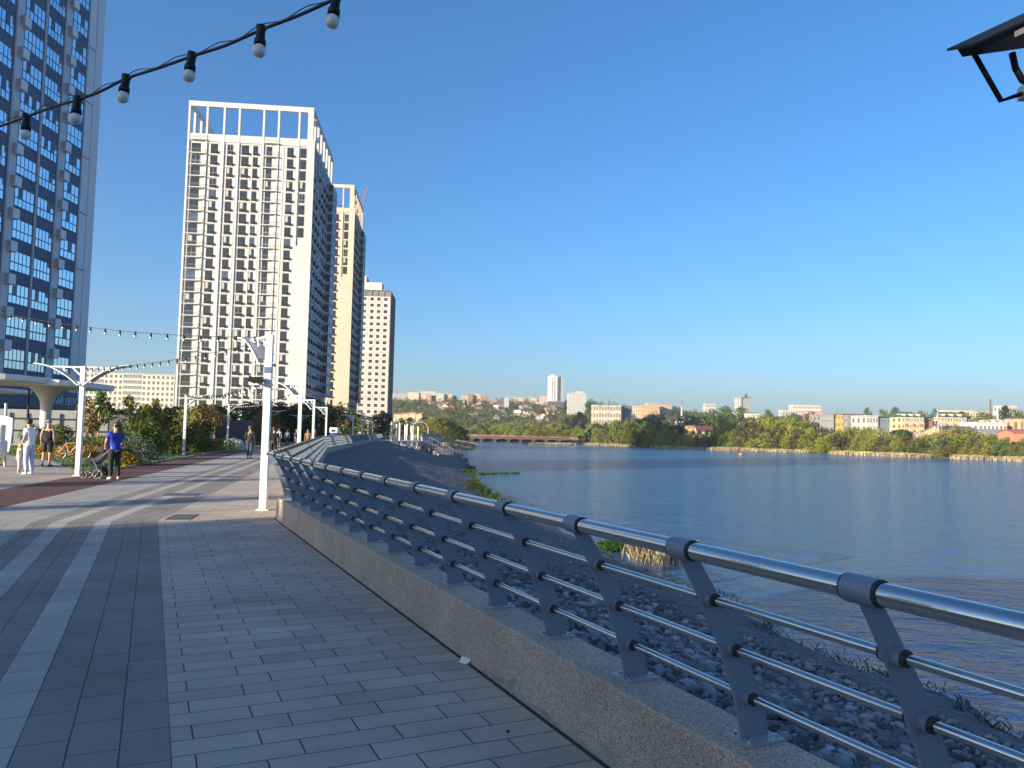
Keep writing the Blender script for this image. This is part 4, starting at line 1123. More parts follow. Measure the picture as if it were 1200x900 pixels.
for px in np.arange(737, 968, 6.):
    for yt, Y in ((486+3*math.sin(px*.11), 470), (483+2.5*math.sin(px*.07+2), 590)):
        q = P(px+r_.uniform(-3, 3), 500, Y+r_.uniform(-25, 25)); yt += r_.uniform(-2, 3); h = ztop(px, yt, q.y)-tz(q.x, q.y)
        if 3 < h < 16: mass.append((r_.choice(['mixed', 'grey', 'green', 'mixed']), q.x, q.y, h, max(8, h*1.05)))
def tree_mass():
    vs = []; fs = []; ms = []; o = 0; mats = []
    for kd, x, Y, h, w in mass:
        me = FT[kd+str(_tr.randrange(3))]; n = len(me.vertices); c = np.empty(n*3, np.float32); me.vertices.foreach_get('co', c); c = c.reshape(-1, 3)
        q = np.array([tuple(p.vertices) for p in me.polygons if p.material_index == 0]); q = q[::3] if Y > 650 else q[::2]; c = c[:q.max()+1]
        a = _tr.uniform(0, 6.28); ca, sa = math.cos(a), math.sin(a); c = np.stack([(c[:, 0]*ca-c[:, 1]*sa)*w/10+x, (c[:, 0]*sa+c[:, 1]*ca)*w/10+Y, c[:, 2]*h/10+tz(x, Y)-.3], 1)
        u, inv = np.unique(q, return_inverse=True); vs.append(c[u]); fs.append(inv.reshape(q.shape)+o); o += len(u)
        mt = me.materials[0]
        if mt not in mats: mats.append(mt)
        ms.append(np.full(len(q), mats.index(mt)))
    return mesh_np('hillside_trees', np.concatenate(vs), np.concatenate(fs), None, mats, np.concatenate(ms))
tag(link('hillside_trees', tree_mass()), 'mass of small far off trees filling the hillside between the houses', 'trees', kind='stuff')
def underwood():
    nr = np.random.RandomState(9); cs = []; rs = []
    for k in range(6400):
        px = nr.uniform(440, 1440); d = ray(px, 505); t = nr.rand(); u = d.x/d.y
        Y = (sight_cache[int(px//20)]+25)+t*780
        if px < 548: Y = max(Y, 470)
        cs.append((u*Y, Y, 0)); rs.append(nr.uniform(2.4, 5.6))
    cs = np.array(cs); cs[:, 2] = terrain(cs[:, 0], cs[:, 1])+.6
    v, f = leaves(nr, cs, np.array(rs), 16, 1.15, .6, .75); return mesh_np('hillside_underwood', v, f, leafmat('underwood_leaves', (.14, .15, .055), vs=.012, hue=.02))
sight_cache = {i: sight(i*20+10, 30).y for i in range(20, 74)}
tag(link('hillside_underwood', underwood()), 'dense bushes and low trees covering the hillside between the houses', 'undergrowth', kind='stuff')

# ------------------------------------------------------------------ buildings across the water
def fm(n, c, v=.07): return pm('wall_'+n, c, .8, var=v, vs=.15)
def far_block(px0, px1, py, Y, floors, cols, mat, label, turn=0.0, D=12, win=None, roof=None, loggia=(), frame=None, limit=100, group=None, name='apartment_block', cat='apartment block', zb=None):
    a = P(px0, py, Y); b = P(px1, py, Y+(px1-px0)/900*Y*math.tan(turn)); 
    if zb is None: zb = min(tz(a.x, a.y), tz(b.x, b.y))-1
    return block(label, Vector((a.x, a.y)), Vector((b.x, b.y)), D, b.z, zb, floors, cols, mat, win or wdk, name, cat, loggia, limit, roof, frame, group=group)
pale = fm('pale_panel', (.50, .46, .41)); pink = fm('pink_panel', (.52, .38, .30)); brick = fm('brick', (.38, .19, .11)); crm = fm('cream', (.47, .41, .32)); wht = fm('white', (.42, .415, .40)); orng = fm('orange', (.52, .32, .17)); grey = fm('grey', (.24, .24, .26))
dkg = fm('dark_grey', (.07, .075, .085)); blue = fm('dark_blue', (.05, .065, .11)); yel = fm('yellow_render', (.56, .42, .25)); tan = fm('tan', (.50, .36, .22))
groof = pm('green_roof', (.035, .11, .075), .6); rroof = pm('red_roof', (.30, .11, .08), .7); mroof = pm('maroon_roof', (.13, .045, .05), .6); sroof = pm('grey_sheet_roof', (.28, .29, .31), .5); broof = pm('brown_roof', (.12, .09, .07), .8)
far_block(461, 477, 461, 1150, 9, 9, pale, 'pale panel block at the left end of the skyline beside the unfinished tower', .25)
far_block(478, 491, 460.3, 1120, 9, 7, pink, 'pinkish panel block second from the unfinished tower on the skyline', -.1)
far_block(492, 511, 458.8, 1160, 10, 10, pale, 'pale block rising highest in the left skyline group, behind the orange brick one', .1)
far_block(499, 505.5, 462.5, 1010, 8, 3, orng, 'orange brick block in front of the left skyline group', .2); far_block(506, 511.5, 464, 1015, 8, 3, brick, 'shaded brown brick block beside the orange brick one', .2)  # brown half: shade on the orange block put into its wall colour
far_block(511.5, 520, 461.5, 1080, 9, 5, pale, 'pale grey block right of the brick pair on the skyline', .05); far_block(521, 530, 462, 1085, 9, 5, pink, 'pink grey block at the right end of the left skyline group', .05)
far_block(541, 549, 464, 1060, 9, 4, pink, 'narrow pinkish block left of the red striped brick block', .1); far_block(549, 554.5, 462.5, 1000, 10, 3, brick, 'red brick part of the striped tower block on the skyline', .2); far_block(554.5, 563, 462, 1005, 10, 4, pink, 'block of pale panels with red brick ends on the skyline', .05); far_block(563.5, 573, 465, 1050, 9, 5, brick, 'brownish brick block at the right of the striped one', .1)
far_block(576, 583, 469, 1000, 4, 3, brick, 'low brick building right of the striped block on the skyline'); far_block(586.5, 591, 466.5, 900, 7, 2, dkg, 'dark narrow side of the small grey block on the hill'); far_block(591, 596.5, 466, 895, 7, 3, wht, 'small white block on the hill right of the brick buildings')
far_block(599, 632, 466.5, 1080, 6, 22, crm, 'long cream block stretching along the skyline left of the lone tower', .03); far_block(633, 643, 464.5, 980, 8, 5, pink, 'red and white block touching the lone tower on the skyline', .05)
# the lone tower
a = P(643.3, 441, 880); b = P(660, 442.5, 880); e = empty('apartment_tower', (a.x, 880, tz(a.x, 880)-1), .03, 'lone slender white tower with dark blue stripes high on the far hill', 'tower block'); W = (b-a).length; H = a.z-e.location.z
m = MB(); m.box(0, W, .3, 14, 0, H, fm('tower_white', (.60, .58, .55))); m.build('wall', e)
m = MB(); m.box(-.3, W+.3, -.5, 14.3, 0, H*.26, dkg); m.build('dark_base', e)
for x0, x1, mt in ((.22, .28, blue), (.38, .46, dkg), (.60, .66, blue), (.68, .84, blue), (.90, .94, dkg)): m = MB(); m.box(W*x0, W*x1, -.05, .3, H*.27, H-1.2*(x0 < .6), mt); m.build('dark_stripe', e)
m = MB()
for k in range(22): z = H*.27+k*H*.73/22; m.box(0, W*.6, -.12, .3, z, z+.45, fm('tower_white', (.60, .58, .55)))
m.build('floor_bands', e); m = MB(); m.box(W*.12, W*.45, 3, 9, H, H+2.4, wht); m.build('penthouse', e)
far_block(666, 687, 461, 820, 9, 8, wht, 'broad white block with a raised roof centre right of the lone tower', .03, win=pm('tan_window', (.22, .19, .15), .3)); far_block(675, 683, 459.3, 822, 0, 0, wht, 'raised white roof storey on the broad white block', name='roof_storey', cat='roof storey', zb=ztop(678, 461.2, 822))
far_block(695, 728, 475.5, 540, 5, 10, crm, 'cream five storey block with balconies above the dark grove', .02, 10, loggia=(2, 5, 8)); far_block(728.5, 741, 476.5, 545, 5, 3, fm('shade_grey', (.20, .20, .24)), 'shaded right side of the cream balcony block, shade painted blue grey', .3);  # the grey right side has its shade put into the wall colour
far_block(742, 752, 476, 760, 5, 4, crm, 'low cream block right of the balcony block', 0); far_block(752, 759, 475.5, 740, 5, 3, orng, 'orange block left of the large tan block on the skyline'); far_block(759, 773, 473, 820, 6, 6, tan, 'large tan block on the skyline left of the slim white mast', .1); far_block(773, 787, 474, 840, 6, 5, pink, 'pinkish end block of the tan group on the skyline', .1)
far_block(827, 839, 473.5, 950, 3, 5, wht, 'small white block showing above the trees left of the glass office tower', .05)
far_block(864, 869, 466.5, 930, 12, 2, wht, 'white lit side of the office tower on the skyline'); far_block(869.3, 880, 467, 932, 12, 6, fm('office_glass', (.20, .22, .25)), 'grey glass office tower with a small roof turret on the skyline', -.15, win=glass_b)  # white left part: sunlight on the tower put into its wall colour
q = P(874, 467, 936); e = empty('roof_turret', (q.x, q.y, q.z), 0, 'small dark turret on the roof of the office tower', 'roof turret'); m = MB(); m.box(-5, 5, -3, 3, 0, 1.6, dkg); m.build('deck', e); m = MB(); m.lathe([(1.6, 1.6), (1.6, 4), (2.1, 4.2), (.6, 5.4), (.1, 6)], dkg, 8); m.build('dome', e)
far_block(876, 890, 484.5, 640, 1, 3, crm, 'small cream house below the office tower', .05, 8, roof=broof, name='house', cat='house')
far_block(929, 962, 475.5, 860, 4, 10, pale, 'broad pale institute building on the skyline at the right', .03); far_block(917, 932, 481, 840, 2, 5, wht, 'low white building left of the pale institute', .05); far_block(946, 965, 483, 760, 2, 4, fm('rose', (.48, .26, .2)), 'red roofed building in front of the pale institute', .02, roof=rroof)
far_block(962, 977, 486.3, 330, 5, 5, grey, 'grey glazed left third of the modern block by the shore', .03, 12, loggia=(0, 1, 2, 3, 4)); far_block(977.3, 988.5, 486, 331, 5, 3, fm('ochre', (.62, .33, .10)), 'ochre middle third of the modern block by the shore', .03, 12, roof=broof); far_block(988.8, 1012.5, 486.2, 331.5, 5, 6, fm('taupe', (.20, .19, .20)), 'taupe glazed right third of the modern block by the shore', .03, 12, loggia=(0, 3, 4), roof=broof)
far_block(1015.5, 1029, 488, 318, 4, 4, wht, 'bright white four storey block right of the modern grey one', .02, 14); far_block(1029.3, 1042, 489.5, 319, 4, 4, fm('blue_shade', (.25, .28, .36)), 'shaded right side of the white four storey block, shade painted blue grey', .35, 10, roof=dkg)  # the blue grey side is the white block with shade in its colour
far_block(1041.5, 1056, 495.5, 345, 3, 4, yel, 'low yellow block with a green roof between white block and orange blocks', .05, 12, roof=groof)
def green_block(px0, px1, py, Y, lab, red):
    e = far_block(px0, px1, py, Y, 5, 9, yel, lab, .04, 13, roof=groof, loggia=(1, 4, 7)); W = (px1-px0)/900*Y; H = P(px0, py, Y).z-e.location.z
    for k in (1, 4, 7):
        m = MB(); x = W*(k+.05)/9; [m.box(x, x+W/9*.9, -.5, -.12, H*(.18*q+.02), H*(.18*q+.09), fm('brick_red', (.42, .19, .12))) for q in range(1, 5)]; tag(m.build('red_balconies', e))
    for k in (0, 3, 6): m = MB(); x = W*(k+.35)/9; m.box(x, x+1.2, -.3, 5, H+.2, H+1.6, crm); m.build('dormer', e)
    m = MB(); m.prism([(-.5, -.6), (W+.5, -.6), (W+.5, 13.5), (-.5, 13.5)], H+.36, H+.5, groof); m.add([(-.5, -.6, H+.5), (W+.5, -.6, H+.5), (W-2, 6, H+2.6), (2, 6, H+2.6), (W+.5, 13.5, H+.5), (-.5, 13.5, H+.5)], [(0, 1, 2, 3), (1, 4, 2), (4, 5, 3, 2), (5, 0, 3)], groof); m.build('hipped_roof', e)
green_block(1057, 1083, 489, 335, 'yellow and red block with green hipped roof, left one of the pair', 1); far_block(1084, 1093, 490, 338, 5, 2, fm('brick_red', (.42, .15, .09)), 'red brick corner block with a green top beside the green roofed block', .3, 9, roof=groof)
green_block(1103, 1133, 489, 340, 'yellow and red block with green hipped roof, right one of the pair', 1); far_block(1133.5, 1138, 489, 341, 5, 1, blue, 'dark blue shaded end of the right green roofed block', .3, 8)  # dark blue end: shade painted on as wall colour
far_block(1106, 1140, 481.5, 760, 2, 9, crm, 'long low cream building along the right skyline', .02, 8); far_block(1143, 1171, 483, 700, 2, 8, tan, 'low tan building with spires behind the dark chimney', .02, 8); far_block(1173, 1192, 476, 620, 3, 6, wht, 'white block on the skyline behind the round dark tree', .05, 9)
far_block(1147, 1180, 496, 300, 2, 7, fm('offwhite', (.52, .49, .45)), 'off white workshop with white roof vents at the right', .03, 12); 
for k, px in enumerate((1151, 1156, 1164, 1173)): far_block(px, px+2.5, 493.5-(k == 2), 300.5, 0, 0, wht, 'white roof vent box on the off white workshop', name='roof_vent', cat='roof vent', zb=ztop(1160, 496, 300), group='vents on the workshop roof', D=1.5)
far_block(1195, 1215, 491, 300, 2, 4, orng, 'orange building at the right edge above the trees', .03, 9, roof=broof)
def gable(px0, px1, py_ridge, py_eave, Y, mat, rmat, label, D=9, ridge_x=True, turn=0., cat='house', name='house', zb=None):
    a = P(px0, py_eave, Y); b = P(px1, py_eave, Y); zr = P((px0+px1)/2, py_ridge, Y).z; W = (b-a).length; zb = (min(tz(a.x, Y), tz(b.x, Y))-.8) if zb is None else zb
    e = empty(name, (a.x, Y, zb), turn, label, cat); h = max((a.z+b.z)/2-zb, 1.2); hr = max(zr-zb, h+.8)
    m = MB(); m.box(0, W, 0, D, 0, h, mat)
    if not ridge_x: m.add([(0, 0, h), (W, 0, h), (W/2, 0, hr-.1), (0, D, h), (W, D, h), (W/2, D, hr-.1)], [(0, 1, 2), (4, 3, 5)], mat)
    else: m.add([(0, 0, h), (0, D, h), (0, D/2, hr-.1), (W, 0, h), (W, D, h), (W, D/2, hr-.1)], [(1, 0, 2), (3, 4, 5)], mat)
    m.build('wall', e); m = MB(); o = .4
    if ridge_x: q = [[(-o, -o, h-.2), (W+o, -o, h-.2), (W+o, D/2, hr), (-o, D/2, hr)], [(W+o, D+o, h-.2), (-o, D+o, h-.2), (-o, D/2, hr), (W+o, D/2, hr)]]
    else: q = [[(W+o, -o, h-.2), (W+o, D+o, h-.2), (W/2, D+o, hr), (W/2, -o, hr)], [(-o, D+o, h-.2), (-o, -o, h-.2), (W/2, -o, hr), (W/2, D+o, hr)]]
    for s in q: m.add(s+[(x, y, z-.18) for x, y, z in s], [(0, 1, 2, 3), (7, 6, 5, 4), (0, 4, 5, 1), (1, 5, 6, 2), (2, 6, 7, 3), (3, 7, 4, 0)], rmat)
    m.build('roof', e); nw = max(1, int(W/3.2)); wm_ = MB()
    for k in range(nw): x = W*(k+.5)/nw; wm_.box(x-.5, x+.5, -.05, 0, h*.35, h*.35+1.2, wdk)
    wm_.build('windows', e); return e
gable(1108, 1150, 499, 505, 262, orng, pm('old_grey_roof', (.17, .15, .12), .9, var=.2, vs=.3), 'long grey brown roof of a low orange building right of the pylon', 14)
gable(1156, 1188, 502.5, 508, 268, brick, sroof, 'long light grey sheet roof behind the right shore trees', 12); gable(1188, 1216, 503, 506, 240, brick, rroof, 'old red brick house with stepped roof at the right edge', 8)
gable(817, 836, 499, 505, 420, pale, mroof, 'house with a maroon roof behind the bright green shore trees', 9); gable(806, 818, 498.5, 501, 430, orng, fm('orange_roof', (.45, .22, .1)), 'orange roofed house left of the maroon roof', 9)
gable(794, 810, 489, 492, 560, wht, sroof, 'white shed with grey roof on the wooded slope right of the cream balcony block', 9); gable(798, 811, 495, 498, 500, grey, sroof, 'low grey roofed shed below the white shed', 7)
# orange terrace by the left bank
for k, (p0, p1, yr) in enumerate(((461, 470, 484), (470.5, 479, 483.5), (479.5, 487, 482.5), (487.5, 494.5, 483.5))):
    gable(p0, p1, yr, yr+1.2, 560, yel if k % 2 else crm, fm('terrace_roof', (.40, .2, .08)), 'orange terraced house right of the unfinished tower, number %s from it' % ('one', 'two', 'three', 'four')[k] if False else ['leftmost', 'second', 'third', 'rightmost'][k]+' of the orange terraced houses above the left bank trees', 9)
# the village on the slope
vr = random.Random(31); walls = [('white', wht), ('brick red', brick), ('grey', grey), ('cream', crm), ('tan', tan)]; roofs = [('grey', sroof), ('red', rroof), ('green', groof), ('maroon', mroof), ('dark', broof), ('white', fm('white_sheet', (.6, .6, .6)))]
sz = [(507, 474, 530, 481), (530, 470, 575, 480), (575, 472, 600, 483), (600, 474, 640, 487), (640, 478, 690, 486), (555, 480, 600, 494), (600, 484, 660, 495)]
marks = ['below the left skyline blocks', 'below the red striped brick block', 'below the small white block of the hill', 'on the slope left of the lone tower', 'below the broad white block', 'low on the slope above the bridge', 'low on the slope below the lone tower']
def hit(px, py):
    d = ray(px, py); u = d/d.y; ys_ = np.arange(460, 1150, 3.); z = CAM_H+u.z*ys_; t = terrain(u.x*ys_, ys_); ok = np.where(z < t+1.)[0]
    return float(ys_[ok[0]]) if len(ok) else 1000.
for zi, (x0, y0, x1, y1) in enumerate(sz):
    for k in range((9, 10, 7, 11, 7, 7, 8)[zi]):
        px = vr.uniform(x0, x1); py = vr.uniform(y0, y1); Y = hit(px, py); s = vr.uniform(4.5, 9.5); a = vr.choice(walls); b = vr.choice(roofs)
        c = P(px, py, Y); z = max(tz(c.x, Y), c.z-3)
        sc = 900/Y; zb = z-.5; hh = vr.uniform(2.6, 4.2); e0 = ztop(px, 0, Y)
        def py_of(zz):  # picture row of a height at this depth
            q = ray(px, 505); y_ = 505.; 
            for _ in range(3): y_ = y_-(zz-P(px, y_, Y).z)*900/Y
            return y_
        gable(px-s*sc/2, px+s*sc/2, py_of(zb+hh+vr.uniform(1.8, 3)), py_of(zb+hh), Y, a[1], b[1], '%s house with a %s roof %s' % (a[0], b[0], marks[zi]), vr.uniform(6, 9), vr.random() < .6, vr.uniform(-.4, .4), zb=zb)['group'] = 'small houses on the hillside'

# masts, chimney, pylon
def mast(px, py, Y, r, mats, label, name, cat):
    t = P(px, py, Y); zb = tz(t.x, Y)-1; e = empty(name, (t.x, Y, zb), 0, label, cat); H = t.z-zb; n = len(mats)
    for k, mt in enumerate(mats): m = MB(); m.lathe([(r*(1-.35*k/n), H*k/n), (r*(1-.35*(k+1)/n), H*(k+1)/n), (.01, H*(k+1)/n)], mt, 8); m.build('section', e)
mast(1160.5, 468, 560, .75, [brick, fm('soot', (.11, .07, .06)), fm('soot', (.11, .07, .06))], 'tall dark chimney standing alone on the right skyline', 'chimney', 'chimney')
mast(714, 468, 620, .45, [wht, rroof, wht, rroof], 'red and white banded mast above the cream balcony block', 'mast', 'mast'); mast(799, 469, 800, 1.1, [wht, wht, rroof], 'slim white mast with a red top on the skyline', 'mast', 'mast'); mast(615, 459, 1000, .18, [dkg], 'thin aerial mast on the skyline left of the lone tower', 'mast', 'mast')
def pylon(px, py, Y):
    t = P(px, py, Y); zb = tz(t.x, Y)-1; e = empty('power_pylon', (t.x, Y, zb), .3, 'grey lattice power pylon between the two green roofed blocks', 'pylon'); H = t.z-zb; m = MB(); gm_ = pm('galvanised', (.45, .46, .48), .35, .8)
    for sx in (-1, 1):
        for sy in (-1, 1): m.tube([(sx*1.3, sy*1.3, 0), (sx*.55, sy*.55, H*.8), (0, 0, H)], .08, gm_, 5)
    n = 9
    for k in range(n):
        z0, z1 = H*.95*k/n, H*.95*(k+1)/n; w0, w1 = 1.3*(1-.75*k/n), 1.3*(1-.75*(k+1)/n)
        for s in (-1, 1): m.tube([(s*w0, -w0, z0), (-s*w1, -w1, z1)], .05, gm_, 4); m.tube([(-w0, s*w0, z0), (-w1, -s*w1, z1)], .05, gm_, 4)
    m.build('lattice', e); m = MB()
    for z, w in ((H*.72, 3), (H*.84, 2.4), (H*.95, 1.6)): m.bar((-w, 0, z), (w, 0, z), .18, .18, gm_)
    m.build('crossarms', e)
pylon(1099, 482.5, 262)

# ------------------------------------------------------------------ bridge, reeds, shore plants
def bridge():
    Y = 452; a = P(541, 511, Y); b = P(668, 514, Y); z = .25; e = empty('bridge', ((a.x+b.x)/2, Y, ZW), 0, 'low dark rusty bridge on squat piers across the far end of the lake', 'bridge'); W = b.x-a.x; zt = z-ZW
    ru = pm('rusty_girder', (.14, .05, .042), .7, var=.2, vs=.3); dkc = pm('dark_concrete', (.055, .05, .048), .9)
    m = MB(); m.box(-W/2, W/2, 0, 6, zt-1.3, zt-.4, ru); m.build('girder', e); m = MB(); m.box(-W/2, W/2, -.3, 6.3, zt-.4, zt, fm('deck', (.09, .06, .055))); m.build('deck', e)
    m = MB()
    for k in range(60): x = -W/2+W*k/59; m.box(x-.06, x+.06, -.25, -.15, zt, zt+1, ru)
    m.box(-W/2, W/2, -.26, -.14, zt+.95, zt+1.05, ru); m.box(-W/2, W/2, -.26, -.14, zt+.5, zt+.58, ru); m.build('parapet_rail', e)
    for px in (553, 564, 580, 596, 610, 625, 640, 655): x = P(px, 515, Y).x-(a.x+b.x)/2; m = MB(); m.prism([(x-.8, .3), (x+.8, .3), (x+.8, 5.7), (x-.8, 5.7)], -1, zt-1.9, dkc); m.box(x-1.8, x+1.8, .1, 5.9, zt-1.9, zt-1.3, dkc); m.build('pier', e)
bridge()
straw = leafmat('dry_reed', (.36, .285, .18), rnd=.3, hue=.015, trans=.25, vs=.15)
def blades(seed, pts, h, wdt, lean=.25, mat=straw, name='reed_bed'):
    nr = np.random.RandomState(seed); n = len(pts); p = np.array(pts, float); hh = h*nr.uniform(.55, 1.15, n); a = nr.uniform(0, 3.14, n)
    dx, dy = np.cos(a)*wdt, np.sin(a)*wdt; lx_, ly = nr.normal(0, lean, n)*hh, nr.normal(0, lean, n)*hh
    v = np.stack([np.stack([p[:, 0]-dx, p[:, 1]-dy, p[:, 2]], 1), np.stack([p[:, 0]+dx, p[:, 1]+dy, p[:, 2]], 1), np.stack([p[:, 0]+lx_*.4+dx*.6, p[:, 1]+ly*.4+dy*.6, p[:, 2]+hh*.6], 1), np.stack([p[:, 0]+lx_, p[:, 1]+ly, p[:, 2]+hh], 1)], 1).reshape(-1, 3)
    return mesh_np(name, v, np.arange(4*n).reshape(-1, 4), mat)
nr = np.random.RandomState(77); pts = []
for k in range(30000):
    px = nr.uniform(676, 1330); d = ray(px, 505); u = d.x/d.y
    w_ = .5+.5*math.sin(px*.09)+.4*math.sin(px*.037+1)
    if nr.rand() > .1+.7*w_: continue
    i = int(px//4); 
    if i not in sight_cache.setdefault('r', {}): q = sight(i*4+2, 0.2); sight_cache['r'][i] = q.y
    Y = sight_cache['r'][i]+nr.uniform(-4.5, 3.5)*(.6+.4*w_); pts.append((u*Y, Y, ZW-.1))
tag(link('reed_bed', blades(1, pts, 1.45, .14)), 'belt of pale dry reeds along the foot of the far shore trees', 'reeds', kind='stuff')
pts = [(P(px, 505, Y).x, Y, ZW-.1) for px, Y in ((nr.uniform(617, 672)+nr.uniform(-4, 4), nr.uniform(360, 385)) for k in range(3500))]
tag(link('reed_bed', blades(2, pts, 1.3, .16)), 'flat island of pale dry reeds in the water in front of the bridge', 'reeds', kind='stuff')
pts = [(P(px, 505, Y).x, Y, tz(P(px, 505, Y).x, Y)-.1) for px, Y in ((nr.uniform(540, 700), nr.uniform(458, 478)) for k in range(7000))]
tag(link('reed_bed', blades(3, pts, 2.2, .2)), 'dry reeds and scrub showing between the piers behind the bridge', 'reeds', kind='stuff')
pts = []
for k in range(6000):
    Y = nr.uniform(190, 330); s = shore_at(Y); t = nr.rand(); pts.append((s.x-t*9+1, Y, tz(s.x-t*9+1, Y)-.1))
tag(link('dry_bank_grass', blades(4, pts, .8, .1)), 'dry brownish grass on the bank left of the bridge', 'grass', kind='stuff')
q = G(771, 655, ZW)
def clump(c, rx, ry, n, seed): nr = np.random.RandomState(seed); return [(c.x+nr.normal(0, rx), c.y+nr.normal(0, ry), c.z-.05) for k in range(n)]
tag(link('reed_clump', blades(5, clump(q, .45, .7, 900, 5)+clump(q+Vector((-.4, .3, 0)), .18, .2, 400, 6), .75, .012, .28)), 'sunlit clump of dry straw reeds in the water seen over the handrail', 'reeds')
grass_g = leafmat('shore_weed', (.055, .10, .018), vs=2); dweed = leafmat('dark_weed', (.035, .045, .016), vs=2)
q = G(719, 644, ZW); tag(link('weed_clump', blades(7, clump(q, .3, .35, 700, 7), .38, .014, .5, grass_g)), 'small bright green tuft of weeds at the water edge left of the straw reeds', 'weeds')
pts = []
for k in range(3600):
    Y = nr.uniform(48, 100)**1; s = shore_at(Y); w_ = .5+.5*math.sin(Y*.31)+.5*math.sin(Y*.13+1)
    if nr.rand() < .35*w_+.1: pts.append((s.x-nr.rand()*2.2*w_-.2, Y, ZW+.02+nr.rand()*.25))
tag(link('shore_weeds', blades(8, pts, .42, .03, .5, grass_g)), 'green weeds along the foot of the stony slope near the bend of the shore', 'weeds', kind='stuff')
pts = []
for k in range(1100):
    t = nr.rand()**1.3; a = G(562, 556, ZW); b = G(609, 555, ZW); p = a.lerp(b, t); (pts.append((p.x, p.y+nr.normal(0, .9)*(1-.6*t), ZW-.05)) if math.sin(t*23)+nr.uniform(-1, 1.4) > 0 else None)
tag(link('weed_spit', blades(9, pts, .30, .05, .5, grass_g)), 'thin spit of dark weeds reaching out into the water', 'weeds', kind='stuff')
pts = []
for k in range(1700):
    Y = nr.uniform(9, 26); s = shore_at(Y); e_ = .35*math.sin(Y*.33)+.3*math.sin(Y*.91+1.)+.2*math.sin(Y*2.3); w_ = max(0, math.sin(Y*1.7)+.6*math.sin(Y*4.1+1)+.3)
    if nr.rand() < .25+.4*w_: pts.append((s.x+e_+nr.normal(-.12, .14), Y, ZW-.03+nr.rand()*.08))
tag(link('shore_grass', blades(10, pts, .17, .006, .5, dweed)), 'dark wet grass blades along the near water line below the railing', 'grass', kind='stuff')
q = G(868, 533, ZW); e = empty('buoy', (q.x, q.y, ZW), 0, 'small orange buoy floating on the lake', 'buoy'); m = MB(); m.lathe([(.05, -.3), (.55, -.1), (.6, .2), (.35, .5), (.12, .7), (.01, .75)], pm('buoy_orange', (.4, .17, .06), .6), 12); m.build('float', e)

# ------------------------------------------------------------------ the evening air over the lake
def haze():
    m = bpy.data.materials.new('haze_air'); m.use_nodes = True; nt = m.node_tree
    for n in list(nt.nodes): nt.nodes.remove(n)
    out = nt.nodes.new('ShaderNodeOutputMaterial'); v = nt.nodes.new('ShaderNodeVolumePrincipled'); v.inputs['Color'].default_value = (.80, .88, 1, 1); v.inputs['Density'].default_value = HAZE; v.inputs['Anisotropy'].default_value = .2
    nt.links.new(v.outputs[0], out.inputs['Volume']); b = MB(); b.box(-1600, 2700, -400, 3700, -7, 140, m); tag(b.build('haze'), 'thin pale evening haze over the lake and the far hills', 'haze', kind='stuff')
HAZE = .00016
haze()
# ------------------------------------------------------------------ planted bed on the city side
lawn = leafmat('lawn_grass', (.09, .16, .03), vs=1.5)
soil = pm('planting_soil', (.06, .075, .026), .95, var=.4, vs=1.2)
bed = []
for y in (27, 40, 55): p = edge_at(y, 7.05); bed.append((p.x, p.y))
p = edge_at(85, 7.05); bed += [(p.x, p.y), (-60, 85), (-60, 47), (-27, 41), (-20.5, 34.5)]
uvsheet('lawn_soil', bed, .012, soil)
ctr = None
def in_poly(poly):
    arr = poly
    def f(x, y):
        c = False; n = len(arr)
        for i in range(n):
            ax, ay = arr[i]; bx, by = arr[(i+1) % n]
            if (ay > y) != (by > y) and x < (bx-ax)*(y-ay)/(by-ay)+ax: c = not c
        return c
    return f
inb = in_poly(bed)
def scatter(n, poly, seed):
    f = in_poly(poly); r = random.Random(seed); xs = [q[0] for q in poly]; ys = [q[1] for q in poly]; out = []
    while len(out) < n:
        x, y = r.uniform(min(xs), max(xs)), r.uniform(min(ys), max(ys))
        if f(x, y): out.append((x, y, .005))
    return out
tag(link('lawn_grass', blades(40, scatter(26000, bed, 3), .09, .03, .5, lawn)), 'short green lawn along the red bicycle track', 'grass', kind='stuff')
# narrow kerb between the track and the bed
m = MB(); kb = pm('kerb_stone', (.30, .29, .27), .85, var=.1, vs=3)
for a, b in ((27, 40), (40, 56), (56, 85)):
    p, q = edge_at(a, 7.02), edge_at(b-.02, 7.02); m.bar((p.x, p.y, .0), (q.x, q.y, .0), .1, .11, kb)
tag(m.build('kerb'), kind='structure')
def band(px0, py0, px1, py1, depth):       # a strip on the ground between two pixels, reaching back
    a, b = G(px0, py0), G(px1, py1); d = (b-a).normalized(); l = Vector((-d.y, d.x, 0)); 
    if l.x > 0: l = -l
    return [(a.x, a.y), (b.x, b.y), (b.x+l.x*depth, b.y+l.y*depth), (a.x+l.x*depth, a.y+l.y*depth)]
rus = leafmat('orange_groundcover', (.36, .19, .03), vs=1.5); gcov = leafmat('grey_hedge', (.14, .165, .065), vs=1.5); yleaf = leafmat('young_tree_leaves', (.22, .21, .055), vs=1.5); silver = leafmat('silver_shrub', (.13, .16, .11), vs=1.5)
def hedge(name, poly, n, h, leaf, mat, label, cat, seed, kind='stuff'):
    nr = np.random.RandomState(seed); pts = np.array(scatter(n, poly, seed)); pts[:, 2] = nr.uniform(.15, .85, n)*h; v, f = leaves(nr, pts, np.full(n, h*.35), 14, leaf, .7, .8)
    v[:, 2] = np.maximum(v[:, 2], .01); return tag(link(name, mesh_np(name, v, f, mat)), label, cat, kind=kind)
hedge('orange_groundcover', band(182, 532, 258, 527.5, 2.2), 420, .55, .06, rus, 'band of low orange flowering ground cover behind the lawn', 'ground cover', 1)
hedge('orange_groundcover', band(88, 537, 128, 536, 3.), 240, .6, .06, rus, 'patch of orange ground cover behind the stroller', 'ground cover', 2)
